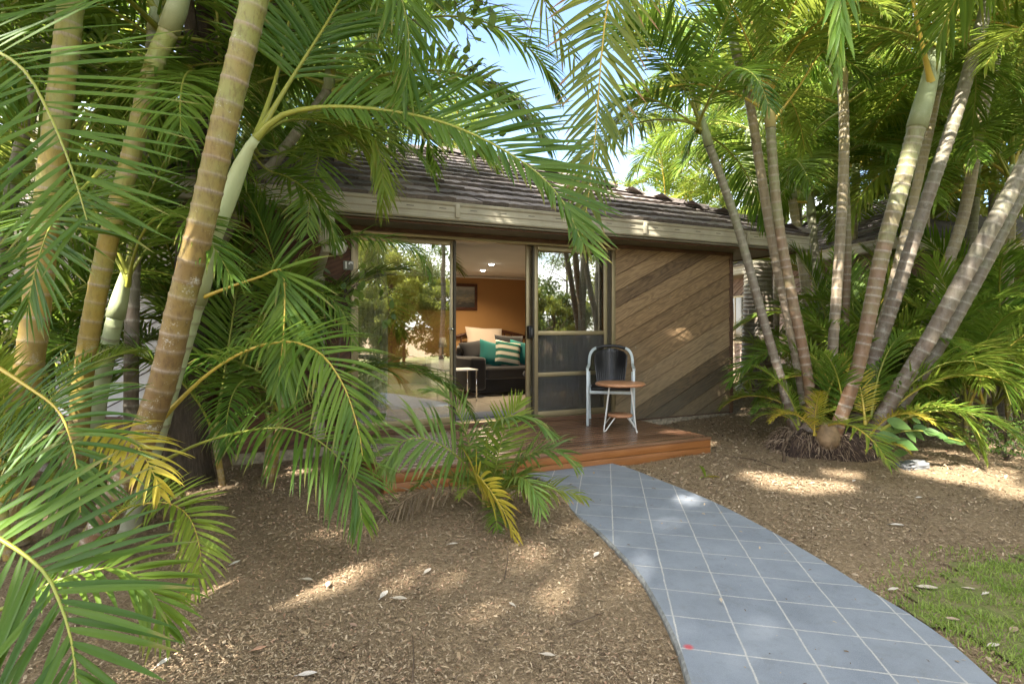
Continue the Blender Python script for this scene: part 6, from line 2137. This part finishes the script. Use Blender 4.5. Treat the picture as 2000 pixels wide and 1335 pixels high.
for a in ((750, 1170, .075, 75, 0.0, 'pale narrow fallen leaf standing upright left of centre'), (780, 1178, .08, -15, .3, 'tan fallen leaf just right of the pale upright one'),
          (640, 1148, .06, 100, 0.05, 'pale curled leaf in the sunlit streak left'), (600, 1137, .07, -20, .35, 'tan narrow leaf in the sunlit streak left'), (460, 1100, .06, 60, 0.0, 'white leaf beside the curled low frond'),
          (320, 1308, .06, 70, 0.0, 'white leaf at the tip of the near left frond'), (600, 1325, .07, 10, .95, 'pale curled leaf at the bottom left of centre'), (835, 1118, .07, 65, .15, 'folded grey-green leaf in the middle of the bed'),
          (1000, 1183, .045, 130, .2, 'small cream leaf in the centre of the bed'), (1070, 1280, .06, -20, .3, 'tan leaf near the path edge at the bottom'), (885, 1068, .06, 10, .25, 'buff leaf below the small palm'),
          (1165, 1090, .07, 60, .0, 'thin pale leaf beside the curved path edge'), (1408, 1192, .038, 75, .38, 'dry curled tan leaf lying on the path'), (1668, 940, .06, 40, 0.0, 'white leaf in front of the root mound'),
          (1795, 975, .06, 10, 0.05, 'pale leaf in the right bed below the stone'), (1752, 1027, .08, -20, .0, 'pale narrow leaf in the right bed'), (1745, 1155, .06, 10, .1, 'pale leaf at the corner of path and grass'),
          (1810, 1150, .10, -15, .3, 'long tan leaf at the edge of the grass'), (1893, 1152, .05, -30, .35, 'tan leaf lying in the grass'), (1925, 1162, .05, 20, .05, 'grey leaf lying in the grass'),
          (1860, 1220, .06, -25, .5, 'brown leaf on the worn grass edge'), (1940, 1275, .06, 10, .15, 'pale leaf low in the grass'), (1980, 1240, .07, 30, .55, 'brown leaf at the right edge of the grass'), (505, 1275, .06, 30, .72, 'reddish leaf at the lower left of the bed'),
          (690, 1230, .05, -40, .75, 'reddish leaf left of the upright pale one'), (1240, 900, .09, 5, .4, 'dry leaf lying at the foot of the deck'), (1215, 915, .08, -10, .1, 'pale dry leaf where deck meets path')):
    fallen(*a)
# a thin dry stick
def stick(label, pts, r):
    p0 = pts[0]
    o_ = thing('stick', label, 'stick', p0, 0, 'dry sticks in the mulch')
    mb = MB(); mb.tube(spline(pts, 14), np.linspace(r, r * .5, 14), 6); mb.build('wood', M['fibre'], o_, o_.location)


def GP_(px, py, z=.015):
    d = F_PX * (CAM_H - z) / (py - Y0)
    return Vector(((px - 1000) / F_PX * d, d, z + float(zg((px - 1000) / F_PX * d, d))))


stick('thin dry stick near the lower left of the bed', [GP_(805, 1335), GP_(808, 1290, .03), GP_(806, 1245)], .004)
stick('short dry stick near the path edge', [GP_(1110, 1215), GP_(1150, 1205, .025), GP_(1180, 1196)], .0035)
stick('bent dry stalk hanging in front of the yellow frond', [GP_(985, 1130), GP_(992, 1090, .05), GP_(990, 1065, .10)], .004)
stick('thin twig lying right of the deck', [GP_(1420, 895), GP_(1470, 900, .02), GP_(1520, 915)], .006)
